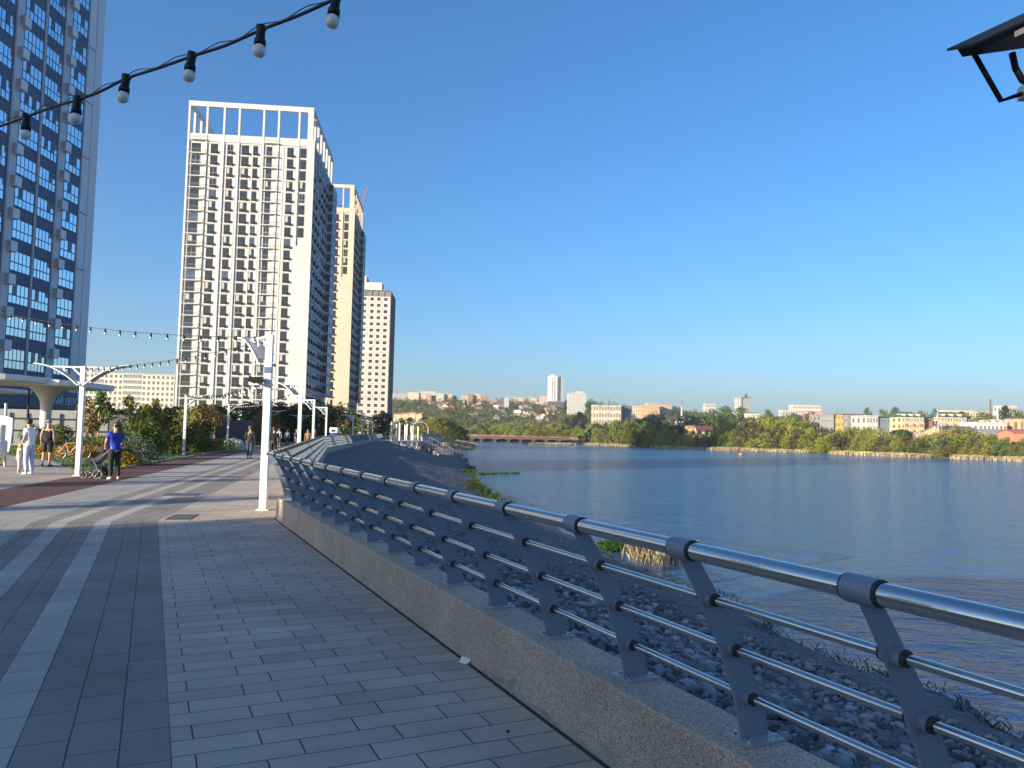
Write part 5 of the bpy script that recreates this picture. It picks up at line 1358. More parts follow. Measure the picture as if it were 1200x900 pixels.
hedge('hedge', band(150, 529, 262, 525.5, 4.5), 700, .95, .07, gcov, 'long low grey green hedge behind the orange ground cover', 'hedge', 3, None)
hedge('hedge', band(255, 530, 281, 527.5, 4), 300, 1.0, .06, green, 'dark clipped hedge block left of the walking man', 'hedge', 4, None)
hedge('hedge', band(30, 532, 140, 533, 3.), 520, 1.0, .07, gcov, 'green hedge behind the two armed lamp post and the bicycle', 'hedge', 5, None)
def bush(px, py, w, h, mat, label, seed, leaf=.06, n=26, per=70):
    c = G(px, py); me = tree_mesh(seed, mat, h, w, n, per, leaf, .12, False, shape='dome', name='shrub'); return tag(link('shrub', me, None, (c.x, c.y, 0)), label, 'shrub')
bush(163, 545, 1.9, 1.05, silver, 'low silvery shrub beside the red track, just right of the woman', 101, .05, 30, 90)
bush(147, 549, .8, .55, leafmat('yellow_shrub', (.26, .22, .03)), 'small yellow green plant at the corner of the bed behind the woman', 102, .05, 12, 60)
bush(163, 538, 2.3, 1.7, green, 'big dark green shrub behind the woman in blue', 103, .08, 34, 90); bush(183, 534, 1.6, 1.2, mgreen, 'loose green shrub left of the stickered lamp post', 104, .07)
bush(205, 533, 1.6, 1.5, green, 'bright green shrub left of the stickered lamp post, behind the hedge', 105, .08); bush(226, 531, 2., 1.8, mgreen, 'green shrub right of the stickered lamp post', 106, .08); bush(240, 529, 2.2, 2.0, brown, 'reddish brown shrub in front of the dark hoarding', 107, .08, 24, 50)
bush(312, 522, 3.4, 3.4, brown, 'russet shrub at the right end of the dark hoarding', 108, .12, 24, 50); bush(66, 533, 1.4, 1.6, mgreen, 'green bush behind the man in black', 109, .07); bush(120, 535, 1.4, .9, mgreen, 'small green bush behind the stroller', 110, .06)
bush(38, 531, 1.5, 1.5, green, 'dark bush behind the man in the white shirt', 111, .07)
def young(px, py, pt, w, mat, label, seed, shape='vase', n=20, per=60, leaf=.10, stake=True):
    c = G(px, py); h = P(px, pt, c.y).z; cr, tr = tree_mesh(seed, mat, h, w, n, per, leaf, .42, True, barkl, shape, 7, parts=True)
    e = empty('young_tree', (c.x, c.y, 0), 0, label, 'tree', 'young trees in the bed'); link('crown', cr, e); link('trunk', tr, e)
    if stake:
        m = MB(); m.tube([(.12, -.1, 0), (.10, -.1, min(1.9, h*.45))], .035, barkl, 7); m.build('stake', e)
young(150, 531, 464, 2.1, yleaf, 'bushy young tree with golden trunk behind the woman in blue', 120, 'round', 18, 40, .11); young(101, 533, 465, 1.6, yleaf, 'young tree with pale leaning trunk right of the two armed lamp post', 121, 'round', 14, 36, .10); young(113, 532, 459, 1.8, green, 'taller green young tree between lamp post and woman', 122, 'round', 18, 42, .11)
young(186, 531, 468, 1.2, yleaf, 'slim upright young tree with pale trunk left of the stickered lamp post', 123, 'vase', 16, 45, .10); young(198, 529, 479, 2.0, brown, 'reddish young tree with bare twiggy crown left of the stickered lamp post', 124, 'round', 20, 42, .09); young(234, 527, 475, 2.3, yleaf, 'young tree with thin golden trunk right of the stickered lamp post', 125, 'round', 22, 48, .11)
young(215, 524, 480, 2.4, yleaf, 'thin crowned young tree directly behind the stickered lamp post', 126, 'round', 20, 45, .11); young(170, 525, 476, 2.8, yleaf, 'young tree showing behind the dark green shrub', 127, 'round', 24, 55, .12); young(250, 523, 474, 2.2, brown, 'brownish young tree left of the lamp post by the hoarding', 128, 'round', 20, 42, .11)
# the dark hoarding and the trees behind it
nav = pm('navy_hoarding', (.022, .026, .045), .6, var=.2, vs=.6)
def fence(px0, px1, pt, Y, label):
    a, b = P(px0, pt, Y), P(px1, pt, Y); e = empty('hoarding', (a.x, Y, 0), 0, label, 'fence'); W = b.x-a.x; m = MB()
    n = int(W/2.2)
    for k in range(n): x0, x1 = W*k/n, W*(k+1)/n; m.box(x0+.015, x1-.015, 0, .05, .1, a.z+.03*((k*7) % 3), nav)
    m.build('panels', e); m = MB()
    for k in range(n+1): m.box(W*k/n-.05, W*k/n+.05, .06, .16, 0, a.z, frame_d)
    m.build('posts', e)
fence(158, 306, 490, 78, 'dark navy hoarding fence behind the planted bed')
fence(118, 157, 486, 66, 'dark slatted fence behind the young trees left of the hoarding')
c = P(262, 492, 88); e = empty('play_dome', (c.x, c.y, 0), 0, 'orange rounded dome showing above the dark hoarding', 'dome'); m = MB(); m.ell((0, 0, c.z-.9), (1.1, 1.1, 1.6), pm('dome_orange', (.55, .24, .06), .6), 16, 10); m.lathe([(1.1, 0), (1.1, c.z-.8)], pm('dome_base', (.3, .2, .12), .7), 16); m.build('shell', e)
for k, (px, pt, Y, kd, w) in enumerate(((170, 478, 90, 'mixed', 5), (205, 476, 92, 'green', 5), (222, 478, 96, 'dark', 6), (238, 474, 100, 'mixed', 6), (255, 477, 100, 'green', 5), (275, 473, 104, 'mixed', 5.5), (290, 471, 104, 'green', 6), (303, 474, 98, 'mixed', 5), (318, 473, 112, 'dark', 7), (333, 474, 108, 'dark', 7), (346, 473, 116, 'dark', 7), (362, 472, 120, 'dark', 8), (376, 473, 124, 'dark', 8), (388, 476, 130, 'bare', 6), (398, 474, 135, 'grey', 7), (404, 477, 140, 'mixed', 6), (417, 484, 190, 'mixed', 9), (424, 487, 200, 'mixed', 8), (440, 486, 230, 'dark', 9), (449, 483, 240, 'dark', 9), (130, 478, 70, 'dark', 4), (143, 480, 72, 'dark', 4), (185, 479, 84, 'dark', 4), (118, 480, 74, 'green', 3.5), (326, 482, 100, 'dark', 5), (340, 480, 102, 'dark', 5), (354, 482, 104, 'dark', 5), (310, 481, 95, 'mixed', 4))):
    q = P(px, 500, Y); h = ztop(px, pt, Y); lab = 'leafy tree above the dark hoarding in front of the white tower' if px < 310 else ('dense dark tree behind the walking group at the foot of the white tower' if px < 385 else 'olive tree at the foot of the beige and unfinished towers')
    if px < 150: lab = 'dark tree behind the slatted fence at the foot of the pale block'
    ftree(kd, q.x, Y, h, w, lab, 'trees at the foot of the towers', z=0, sink=.1)
m = MB(); c = G(274, 524); m.ell((0, 0, .25), (.95, .6, .55), pm('pale_boulder', (.5, .48, .44), .9, var=.2, vs=3, bump=.5, bs=4), 12, 8); tag(m.build('boulder', None, (c.x, c.y, 0)), 'pale boulder on the dark hedge left of the walking man', 'boulder')
for px, py, lab in ((187.5, 526, 'white bollard light in the hedge left of the stickered lamp post'), (247, 524, 'white bollard light in front of the dark hoarding')):
    c = G(px, py); e = empty('bollard_light', (c.x, c.y, 0), 0, lab, 'bollard light', 'bollard lights in the bed'); m = MB(); m.lathe([(.10, 0), (.10, 1.25), (.01, 1.25)], whitep, 10); m.build('post', e); m = MB(); m.lathe([(.13, 1.26), (.13, 1.36), (.01, 1.38)], panel_g, 10); m.build('cap', e)
# retaining wall and rail at the foot of the left tower
gw = pm('retaining_wall', (.34, .34, .33), .85, var=.1, vs=.8)
a, b = P(-90, 480, 56), P(128, 481, 60); d = (b-a); e = empty('retaining_wall', (a.x, a.y, 0), math.atan2(d.y, d.x), 'long pale grey retaining wall with dark rails at the foot of the left tower', 'wall'); W = math.hypot(d.x, d.y)
m = MB(); m.box(0, W, 0, .4, 0, 2.75, gw); m.build('body', e); m = MB()
for z in (1.15, 2.05): m.box(0, W, -.10, -.04, z, z+.07, frame_d)
for k in range(12): m.box(W*k/11-.04, W*k/11+.04, -.09, -.001, .2, 2.5, frame_d)
m.build('rails', e)

# ------------------------------------------------------------------ the white canopy
def canopy():
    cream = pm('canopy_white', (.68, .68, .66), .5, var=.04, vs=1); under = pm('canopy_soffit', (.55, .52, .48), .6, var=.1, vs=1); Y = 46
    c = P(54, 480, Y); e = empty('canopy', (c.x, Y, 0), 0, 'white mushroom canopy with wavy roof plates on a round column', 'canopy')
    def roof(px0, px1, pt, pb, dy, D, name):
        a, b = P(px0, pt, Y+dy), P(px1, pt, Y+dy); zt, zb = a.z, P(px0, pb, Y+dy).z; x0, x1 = a.x-c.x, b.x-c.x; m = MB()
        n = 16; poly = []
        w = x1-x0
        for k in range(n): t = 2*math.pi*k/n; sx = math.copysign(abs(math.cos(t))**.45, math.cos(t)); sy = math.copysign(abs(math.sin(t))**.45, math.sin(t)); poly.append(((x0+x1)/2+sx*w/2, dy+sy*D/2))
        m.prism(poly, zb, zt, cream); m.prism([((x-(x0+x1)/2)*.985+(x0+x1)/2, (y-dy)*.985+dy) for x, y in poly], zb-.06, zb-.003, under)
        o = m.build(name, e); g = MB(); r_ = random.Random(int(px1))
        for k in range(9): x = x0+w*r_.uniform(.08, .92); y = dy+D*r_.uniform(-.35, .35); g.lathe([(.16, zb-.075), (.16, zb-.062)], whitep, 8, (x, y, 0)); g.add([(x-.13, y-.13, zb-.076), (x-.13, y+.13, zb-.076), (x+.13, y+.13, zb-.076), (x+.13, y-.13, zb-.076)], [(0, 1, 2, 3)], pm('downlight', (.75, .74, .7), .3))
        g.build('downlights', o); return zb
    roof(-60, 55, 440.5, 446.5, -2, 7, 'upper_roof'); zb = roof(44, 114, 448, 453.5, 1.0, 6, 'lower_roof')
    roof(-40, 22, 455, 458.5, 3, 4, 'low_roof')
    m = MB(); n = 14; pr = [(.30, 0), (.30, zb-1.6)]
    for k in range(1, 9): t = k/8; pr.append((.30+.75*t**3, zb-1.6+1.55*t))
    m.lathe(pr, under, 20); m.build('column', e)
    m = MB(); x = P(33, 480, Y).x-c.x; m.tube([(x, 0, 0), (x, 0, zb)], .06, blackm, 8); m.build('downpipe', e)
canopy()

# ------------------------------------------------------------------ white sculptural swing seat at the left edge
def swing():
    c = G(6, 547); e = empty('swing_bench', (c.x, c.y, 0), 0, 'white sculptural swing seat with glossy cushions at the left edge', 'swing seat'); wp = pm('glossy_white', (.48, .48, .48), .3); cu = pm('cushion_cream', (.72, .68, .58), .45)
    def L(px, py, dy=0): p = P(px, py, c.y+dy); return p-Vector((c.x, c.y, 0))
    m = MB(); out = [(-22, 486), (6, 487), (15.5, 490), (15, 502), (13, 520), (10.5, 531), (6, 536), (1, 537), (-14, 535), (-22, 525)]
    pa = [L(x, y, -.05) for x, y in out]; pb = [L(x, y, .12) for x, y in out]; n = len(out)
    m.add(pa+pb, [tuple(range(n)), tuple(range(2*n-1, n-1, -1))]+[(i, n+i, n+(i+1) % n, (i+1) % n) for i in range(n)], wp); m.build('side_fin', e, bevel=.03)
    for (px, py, rr) in ((4.5, 507, .16), (2.5, 525, .27)):
        m = MB(); p = L(px, py, -.75); m.lathe([(.02, -.3), (rr*.9, -.28), (rr, -.2), (rr, .2), (rr*.9, .28), (.02, .3)], cu, 16, (p.x-.12, p.y, p.z)); m.build('cushion', e)
    m = MB(); p = L(-6, 530, -.5); m.box(p.x-1.2, p.x+.2, p.y-.1, p.y+.4, p.z-.06, p.z+.02, wp); m.box(p.x-1.1, p.x-1.0, p.y+.1, p.y+.2, 0, p.z, wp); m.build('seat', e)
    m = MB(); p = L(5, 490); m.tube([(p.x, p.y+.2, 0), (p.x-.1, p.y+.2, 2.4)], .05, wp, 8); m.build('stand', e)
swing()

# ------------------------------------------------------------------ bicycle and stroller
def bicycle(px0, px1, py, label):
    a, b = G(px0, py), G(px1, py+.3); d = b-a; e = empty('bicycle', (a.x, a.y, 0), math.atan2(d.y, d.x), label, 'bicycle'); W = d.length; R0 = .34; tyre = pm('tyre', (.02, .02, .02), .8); fr = pm('bike_frame', (.55, .35, .26), .35); al = pm('alloy', (.55, .55, .56), .3, 1)
    w0, w1 = R0, max(W-R0, R0+1.0)
    for x in (w0, w1):
        m = MB(); m.tube([(x+R0*math.cos(t), 0, R0+R0*math.sin(t)) for t in np.linspace(0, 2*math.pi, 33)], .022, tyre, 8, caps=False); wo = m.build('wheel', e)
        m = MB(); m.tube([(x+.31*math.cos(t), 0, R0+.31*math.sin(t)) for t in np.linspace(0, 2*math.pi, 25)], .010, al, 6, caps=False)
        for k in range(14): t = k*2*math.pi/14; m.tube([(x, 0, R0), (x+.31*math.cos(t), 0, R0+.31*math.sin(t))], .003, al, 3)
        m.tube([(x, -.05, R0), (x, .05, R0)], .03, al, 8); m.build('spokes', wo)
    bb = (w0+.45, 0, .3); se = (w0+.30, 0, .78); hd = (w1-.18, 0, .82); m = MB()
    for p, q in ((bb, se), (bb, hd), (se, hd), (bb, (w0, 0, R0)), (se, (w0, 0, R0)), (hd, (w1, 0, R0))): m.tube([p, q], .02, fr, 8)
    m.build('frame', e); m = MB(); m.tube([se, (w0+.27, 0, .93)], .014, al, 6); m.ell((w0+.25, 0, .96), (.14, .07, .035), blackm, 10, 6); m.build('saddle', e)
    m = MB(); m.tube([hd, (w1-.2, 0, 1.0)], .014, al, 6); m.tube([(w1-.15, -.3, 1.02), (w1-.22, 0, 1.0), (w1-.15, .3, 1.02)], .013, blackm, 6); m.build('handlebar', e)
    m = MB(); m.tube([(bb[0], -.06, .3), (bb[0], .06, .3)], .09, al, 12); m.build('crank', e); m = MB(); m.tube([(w0+.5, .05, .3), (w0+.75, .3, 0)], .01, blackm, 5); m.build('kickstand', e)
bicycle(58, 92, 539.5, 'bicycle with a pale frame parked behind the man in black')
def stroller():
    a = G(112, 560.5); e = empty('stroller', (a.x, a.y, 0), .05, 'black pushchair with silver frame in front of the woman in blue', 'stroller'); al = pm('alloy', (.55, .55, .56), .3, 1); bk = pm('black_cloth', (.02, .021, .024), .9); gy = pm('grey_cloth', (.16, .165, .175), .9)
    def wheel(x, y, r):
        m = MB(); m.tube([(x+r*math.cos(t), y, r+r*math.sin(t)) for t in np.linspace(0, 2*math.pi, 25)], .03, pm('pram_tyre', (.10, .10, .10), .8), 8, caps=False); w = m.build('wheel', e); m = MB(); m.lathe([(.01, -.012), (r*.55, -.012), (r*.55, .012), (.01, .012)], blackm, 12, X=Matrix.Translation((x, y, r)) @ Matrix.Rotation(math.pi/2, 4, 'X')); 
        for k in range(5): t = k*1.2566; m.tube([(x, y, r), (x+r*.93*math.cos(t), y, r+r*.93*math.sin(t))], .012, al, 5)
        m.build('hub', w)
    for y in (-.25, .25): wheel(.18, y, .135)
    for y in (-.16, .16): wheel(-.28, y, .10)
    m = MB()
    for y in (-.24, .24): m.tube([(.18, y, .14), (.10, y, .42), (-.02, y, .58)], .014, al, 6); m.tube([(-.28, y*.7, .12), (-.30, y*.8, .28), (-.16, y, .48), (.02, y, .56), (.42, y, .98)], .016, blackm, 6)
    m.tube([(.42, -.24, .98), (.45, 0, 1.0), (.42, .24, .98)], .018, blackm, 6); m.tube([(.18, -.25, .14), (.18, .25, .14)], .012, al, 6); m.build('chassis', e)
    m = MB(); X = Matrix.Translation((.05, 0, .52)) @ Matrix.Rotation(-.75, 4, 'Y'); m.box(-.06, .56, -.2, .2, -.05, .05, gy, X); X2 = Matrix.Translation((.0, 0, .48)) @ Matrix.Rotation(.15, 4, 'Y'); m.box(-.30, .08, -.2, .2, -.04, .05, bk, X2); m.build('seat', e, bevel=.03)
    m = MB(); m.ell((.26, 0, .82), (.26, .22, .22), bk, 14, 6, z0=0.0); m.build('hood', e); m = MB(); m.box(-.12, .26, -.19, .19, .2, .36, bk); m.build('basket', e, bevel=.03)
stroller()

# ------------------------------------------------------------------ people
skin_m = pm('skin', (.50, .29, .20), .55)
def skin_mesh(name, joints, edges, mat, root=0, sub=1):
    bm = bmesh.new(); lay = bm.verts.layers.skin.verify(); vs = []
    for i, (p, r) in enumerate(joints):
        v = bm.verts.new(p); s = v[lay]; s.radius = r if isinstance(r, tuple) else (r, r); s.use_root = (i == root); vs.append(v)
    for a, b in edges: bm.edges.new((vs[a], vs[b]))
    me = bpy.data.meshes.new(name); bm.to_mesh(me); bm.free(); o = bpy.data.objects.new(name, me); COL.objects.link(o)
    s = o.modifiers.new('skin', 'SKIN'); s.use_smooth_shade = True; q = o.modifiers.new('sub', 'SUBSURF'); q.levels = sub; q.render_levels = sub
    dg = bpy.context.evaluated_depsgraph_get(); out = bpy.data.meshes.new_from_object(o.evaluated_get(dg)); bpy.data.objects.remove(o); bpy.data.meshes.remove(me)
    out.name = name; out.materials.clear(); out.materials.append(mat)
    for p in out.polygons: p.use_smooth = True
    return out
BASE = {'pelvis': (0, 0, .95), 'spine': (0, .0, 1.12), 'chest': (0, .005, 1.32), 'neck': (0, 0, 1.475), 'chin': (0, .03, 1.55), 'head': (0, .02, 1.66),
        'sl': (-.175, 0, 1.41), 'el': (-.225, -.03, 1.14), 'wl': (-.235, .04, .90), 'sr': (.175, 0, 1.41), 'er': (.225, -.03, 1.14), 'wr': (.235, .04, .90),
        'hl': (-.09, 0, .90), 'kl': (-.10, .02, .50), 'al': (-.10, -.03, .085), 'tl': (-.115, .13, .035), 'hr': (.09, 0, .90), 'kr': (.10, .02, .50), 'ar': (.10, -.03, .085), 'tr': (.115, .13, .035)}
def cloth(n, c, var=.08): return pm('cloth_'+n, c, .9, var=var, vs=6, bump=.25, bs=14)
def person(label, x, y, yaw, height, top, bottom, hair, shoes, pose=None, sleeves='short', legs='long', girth=1.0, hairlong=False, extras=None, z=0., fingers=True, hat=None, group=None, light_hair=None):
    J = dict(BASE); J.update(pose or {}); k = height/1.76; g = girth
    e = empty('person', (x, y, z), yaw, label, 'person', group)
    V3 = lambda n: Vector(J[n])*k
    names = ['pelvis', 'spine', 'chest', 'neck', 'chin', 'head', 'sl', 'el', 'wl', 'sr', 'er', 'wr', 'hl', 'kl', 'al', 'tl', 'hr', 'kr', 'ar', 'tr']
    rad = {'pelvis': (.10*g, .08*g), 'spine': (.10*g, .08*g), 'chest': (.115*g, .085*g), 'neck': .05, 'chin': .066, 'head': .088, 'sl': .048*g, 'el': .041, 'wl': .028, 'sr': .048*g, 'er': .041, 'wr': .028, 'hl': .072*g, 'kl': .056*g, 'al': .037, 'tl': .032, 'hr': .072*g, 'kr': .056*g, 'ar': .037, 'tr': .032}
    sc = lambda r: tuple(q*k for q in r) if isinstance(r, tuple) else r*k
    jo = [(V3(n), sc(rad[n])) for n in names]; ix = {n: i for i, n in enumerate(names)}
    ed = [(ix[a], ix[b]) for a, b in (('pelvis', 'spine'), ('spine', 'chest'), ('chest', 'neck'), ('neck', 'chin'), ('chin', 'head'), ('chest', 'sl'), ('sl', 'el'), ('el', 'wl'), ('chest', 'sr'), ('sr', 'er'), ('er', 'wr'), ('pelvis', 'hl'), ('hl', 'kl'), ('kl', 'al'), ('al', 'tl'), ('pelvis', 'hr'), ('hr', 'kr'), ('kr', 'ar'), ('ar', 'tr'))]
    for s, w, el in ((-1, 'wl', 'el'), (1, 'wr', 'er')):
        d = (V3(w)-V3(el)).normalized(); side = Vector((0, 1, 0)); side = (side-d*side.dot(d)).normalized(); nn = d.cross(side)
        pi = len(jo); jo.append((V3(w)+d*.055*k, (.030*k, .018*k))); ed.append((ix[w], pi))
        if fingers:
            for q, ln in enumerate((.075, .085, .08, .062)):
                b0 = V3(w)+d*.085*k+side*(.028-.019*q)*k; i0 = len(jo); jo.append((b0, .0095*k)); jo.append((b0+d*ln*.55*k+nn*.006*k*s, .0085*k)); jo.append((b0+d*ln*.9*k+nn*.022*k*s, .0075*k)); ed += [(pi, i0), (i0, i0+1), (i0+1, i0+2)]
            b0 = V3(w)+d*.05*k+side*.036*k; i0 = len(jo); jo.append((b0, .011*k)); jo.append((b0+d*.035*k+side*.018*k, .009*k)); ed += [(pi, i0), (i0, i0+1)]
        else: jo.append((V3(w)+d*.12*k, (.022*k, .012*k))); ed.append((pi, len(jo)-1))
    # a nose
    hd = V3('head'); fw = (V3('chin')-V3('neck')); fdir = J.get('face', (0, 1, 0)); fd = Vector(fdir).normalized()
    body = link('body', skin_mesh('body', jo, ed, skin_m), e)
    fm_ = MB(); fc = hd*.55+V3('chin')*.45; fm_.ell(tuple(fc+fd*.088*k), (.016*k, .02*k, .026*k), skin_m, 8, 6); rt = fd.cross(Vector((0, 0, 1)))
    for s in (-1, 1): fm_.ell(tuple(hd-Vector((0, 0, .03*k))+rt*.09*k*s), (.018*k, .022*k, .032*k), skin_m, 8, 6)
    fm_.build('nose_and_ears', body)
    ey = MB()
    for s in (-1, 1): ey.ell(tuple(hd-Vector((0, 0, .012*k))+fd*.083*k+rt*.033*k*s), (.011*k, .011*k, .007*k), pm('eye_dark', (.03, .02, .015), .3), 8, 5)
    ey.ell(tuple(V3('chin')+fd*.071*k), (.024*k, .012*k, .006*k), pm('lips', (.33, .13, .11), .5), 8, 5); ey.build('eyes_and_mouth', body)
    def part(name, chain, mat, root=0):
        nm = [c[0] for c in chain[0]]; j2 = [(V3(a) if isinstance(a, str) else Vector(a)*k, sc(r)) for a, r in chain[0]]; link(name, skin_mesh(name, j2, chain[1], mat, root), e)
    # top
    def mix_(a, b, t): return tuple(Vector(J[a]).lerp(Vector(J[b]), t))
    tl = {'none': .05, 'short': .62, 'long': 1.}[sleeves]
    ch = [(tuple(Vector(J['pelvis'])+Vector((0, 0, -.14))), (.156*g, .132*g)), ('spine', (.138*g, .112*g)), ('chest', (.158*g, .122*g)), (tuple(Vector(J['chest'])*.42+Vector(J['neck'])*.58), (.125*g, .098*g)), (tuple(Vector(J['neck'])+Vector((0, 0, .0))), .060)]
    eg = [(0, 1), (1, 2), (2, 3), (3, 4)]
    for s, el, wr in (('sl', 'el', 'wl'), ('sr', 'er', 'wr')):
        i0 = len(ch); ch.append((s, .072*g))
        if sleeves == 'short': ch.append((mix_(s, el, .72), .062*g)); eg += [(2, i0), (i0, i0+1)]
        elif sleeves == 'long': ch += [(el, .056), (mix_(el, wr, .93), .043)]; eg += [(2, i0), (i0, i0+1), (i0+1, i0+2)]
        else: eg += [(2, i0)]
    part('top', (ch, eg), top, 1)
    cb = [(tuple(Vector(J['pelvis'])+Vector((0, 0, .09))), (.138*g, .112*g))]; eb = []
    for h_, kn, an in (('hl', 'kl', 'al'), ('hr', 'kr', 'ar')):
        i0 = len(cb); cb.append((h_, .104*g)); eb += [(0, i0), (i0, i0+1)]
        if legs == 'long': cb += [(kn, .074*g), (mix_(kn, an, .97), .062)]; eb += [(i0+1, i0+2)]
        else: cb += [(mix_(h_, kn, .98), .088*g)]
    part('trousers' if legs == 'long' else 'shorts', (cb, eb), bottom)
    for an, t in (('al', 'tl'), ('ar', 'tr')):
        a_, t_ = Vector(J[an]), Vector(J[t]); d_ = (t_-a_); d_.z = 0; d_.normalize()
        part('shoe', ([(tuple(a_-d_*.035+Vector((0, 0, -.02))), .047), (tuple(a_+d_*.07-Vector((0, 0, .035))), (.047, .042)), (tuple(t_+d_*.02), (.043, .032))], [(0, 1), (1, 2)]), shoes)
    hm = MB(); X = Matrix.Translation(hd)
    if hat: hm.ell((0, 0, .025*k), (.108*k, .118*k, .092*k), hat, 14, 8, X, z0=-.1); hm.ell(tuple(fd*.12*k+Vector((0, 0, .02*k))), (.075*k, .075*k, .012*k), hat, 12, 5, X); hm.build('cap', e)
    else:
        hm.ell(tuple(-fd*.018*k+Vector((0, 0, .022*k))), (.102*k, .108*k, .098*k), hair, 16, 10, X, z0=-.25); hm.ell(tuple(-fd*.05*k-Vector((0, 0, .035*k))), (.088*k, .06*k, .07*k), hair, 12, 8, X)
        if hairlong: hm.ell(tuple(-fd*.095*k-Vector((0, 0, .19*k))), (.105*k, .055*k, .24*k), hair, 14, 10, X); hm.ell(tuple(-fd*.11*k-Vector((0, 0, .36*k))), (.10*k, .04*k, .14*k), hair, 14, 8, X)
        hm.build('hair', e)
    return e
black_c = cloth('black', (.012, .012, .014)); blue_c = cloth('royal_blue', (.018, .04, .36)); white_c = cloth('white', (.72, .73, .76)); jeans_l = cloth('light_denim', (.36, .44, .56), .2); jeans_d = cloth('dark_denim', (.04, .06, .10), .2)
hair_b = pm('hair_brown', (.06, .03, .018), .5, var=.3, vs=40); hair_d = pm('hair_dark', (.02, .014, .01), .5); hair_f = pm('hair_fair', (.40, .25, .10), .6); pinkc = cloth('pink', (.62, .36, .38)); peach = cloth('peach', (.72, .58, .48)); pale_sh = pm('shoe_pale', (.6, .55, .48), .7); dark_sh = pm('shoe_dark', (.02, .02, .022), .6)
# yaw: local +y is forward
q = G(133, 562.5)
person('woman in a royal blue top and black trousers with long brown hair pushing a stroller', q.x, q.y, .75, 1.72, blue_c, cloth('charcoal', (.02, .021, .022)), hair_b, pale_sh, {'el': (-.26, .02, 1.17), 'wl': (-.20, .27, 1.02), 'er': (.26, .03, 1.17), 'wr': (.19, .27, 1.02), 'face': (-.75, .66, 0), 'kl': (-.09, .03, .5), 'al': (-.08, .03, .085), 'tl': (-.12, .18, .035), 'ar': (.11, -.07, .085), 'tr': (.14, .08, .035)}, girth=1.14, hairlong=True)
q = G(33, 556.5)
person('man in a white t shirt and light jeans bending his head towards a small child', q.x, q.y, 1.35, 1.80, white_c, jeans_l, hair_d, pale_sh, {'chin': (0, .07, 1.535), 'head': (0, .10, 1.64), 'neck': (0, .03, 1.47), 'chest': (0, .01, 1.32), 'face': (0, .85, -.5), 'el': (-.20, .03, 1.13), 'wl': (-.12, .22, .93), 'er': (.21, .02, 1.13), 'wr': (.16, .12, .87)}, girth=1.08)
q = G(21.5, 555.5)
person('toddler in a peach top and pink leggings held by the man in the white shirt', q.x, q.y, -.9, 1.02, peach, pinkc, hair_f, pale_sh, {'head': (0, .02, 1.60), 'wr': (.14, .20, 1.42), 'er': (.24, .08, 1.32), 'kl': (-.10, .05, .5), 'al': (-.11, .05, .085), 'tl': (-.12, .2, .035)}, sleeves='long', girth=1.25)
q = G(54, 547)
person('man in black sleeveless top, dark shorts and grey blue cap seen from behind', q.x, q.y, .12, 1.80, black_c, cloth('dark_shorts', (.03, .03, .035)), hair_d, dark_sh, {'kl': (-.11, .01, .5), 'kr': (.11, .01, .5), 'al': (-.13, -.03, .085), 'ar': (.12, -.03, .085), 'tl': (-.17, .10, .035), 'tr': (.16, .11, .035)}, sleeves='none', legs='short', girth=1.12, hat=cloth('cap_blue', (.14, .19, .28)))
q = G(-13, 546)
person('person seated in the white swing at the left edge, legs showing with dark shoes', q.x-.05, q.y, -1.45, 1.7, cloth('grey_blue', (.18, .22, .3)), black_c, hair_d, dark_sh, {'pelvis': (0, -.05, .55), 'spine': (0, -.1, .72), 'chest': (0, -.12, .92), 'neck': (0, -.1, 1.07), 'chin': (0, -.07, 1.14), 'head': (0, -.08, 1.25), 'sl': (-.17, -.1, 1.0), 'sr': (.17, -.1, 1.0), 'el': (-.22, 0, .78), 'er': (.22, 0, .78), 'wl': (-.18, .22, .72), 'wr': (.18, .22, .72), 'hl': (-.09, -.02, .52), 'hr': (.09, -.02, .52), 'kl': (-.1, .38, .5), 'kr': (.1, .38, .5), 'al': (-.1, .42, .10), 'ar': (.1, .36, .10), 'tl': (-.11, .56, .05), 'tr': (.11, .5, .05)}, legs='short')
q = G(292, 537.5)
person('man in a dark jacket and jeans walking away along the promenade', q.x, q.y, .2, 1.78, cloth('dark_jacket', (.022, .024, .028)), jeans_d, pm('hair_auburn', (.10, .05, .03), .6), dark_sh, {'kl': (-.09, .10, .52), 'al': (-.09, .10, .09), 'tl': (-.1, .26, .045), 'kr': (.09, -.06, .5), 'ar': (.09, -.22, .10), 'tr': (.1, -.07, .04), 'el': (-.25, -.02, 1.15), 'wl': (-.22, .14, .97), 'er': (.25, -.06, 1.14), 'wr': (.25, .02, .92)}, sleeves='long', girth=1.1)
walk = {'kl': (-.09, .12, .52), 'al': (-.09, .14, .09), 'tl': (-.1, .30, .06), 'kr': (.09, -.04, .5), 'ar': (.09, -.2, .10), 'tr': (.1, -.05, .04)}
for px, py, h, lab, t, b, lg, hr, sl in ((326.5, 524, 1.74, 'walker in a pale grey jacket and grey trousers, left of the group of three', cloth('pale_jacket', (.42, .40, .38)), cloth('grey_trousers', (.16, .16, .17)), 'long', hair_d, 'long'), (336, 523.5, 1.70, 'walker in a light blue shirt and dark trousers, middle of the group of three', cloth('light_blue', (.26, .33, .48)), black_c, 'long', hair_b, 'short'), (347, 523.3, 1.66, 'walker in a navy jacket and shorts, right of the group of three', cloth('navy', (.04, .055, .10)), cloth('beige_shorts', (.5, .42, .34)), 'short', hair_f, 'long')):
    q = G(px, py); person(lab, q.x, q.y, math.pi+.2, h, t, b, hr, pale_sh, walk, sleeves=sl, legs=lg, fingers=False, group='walkers on the promenade')
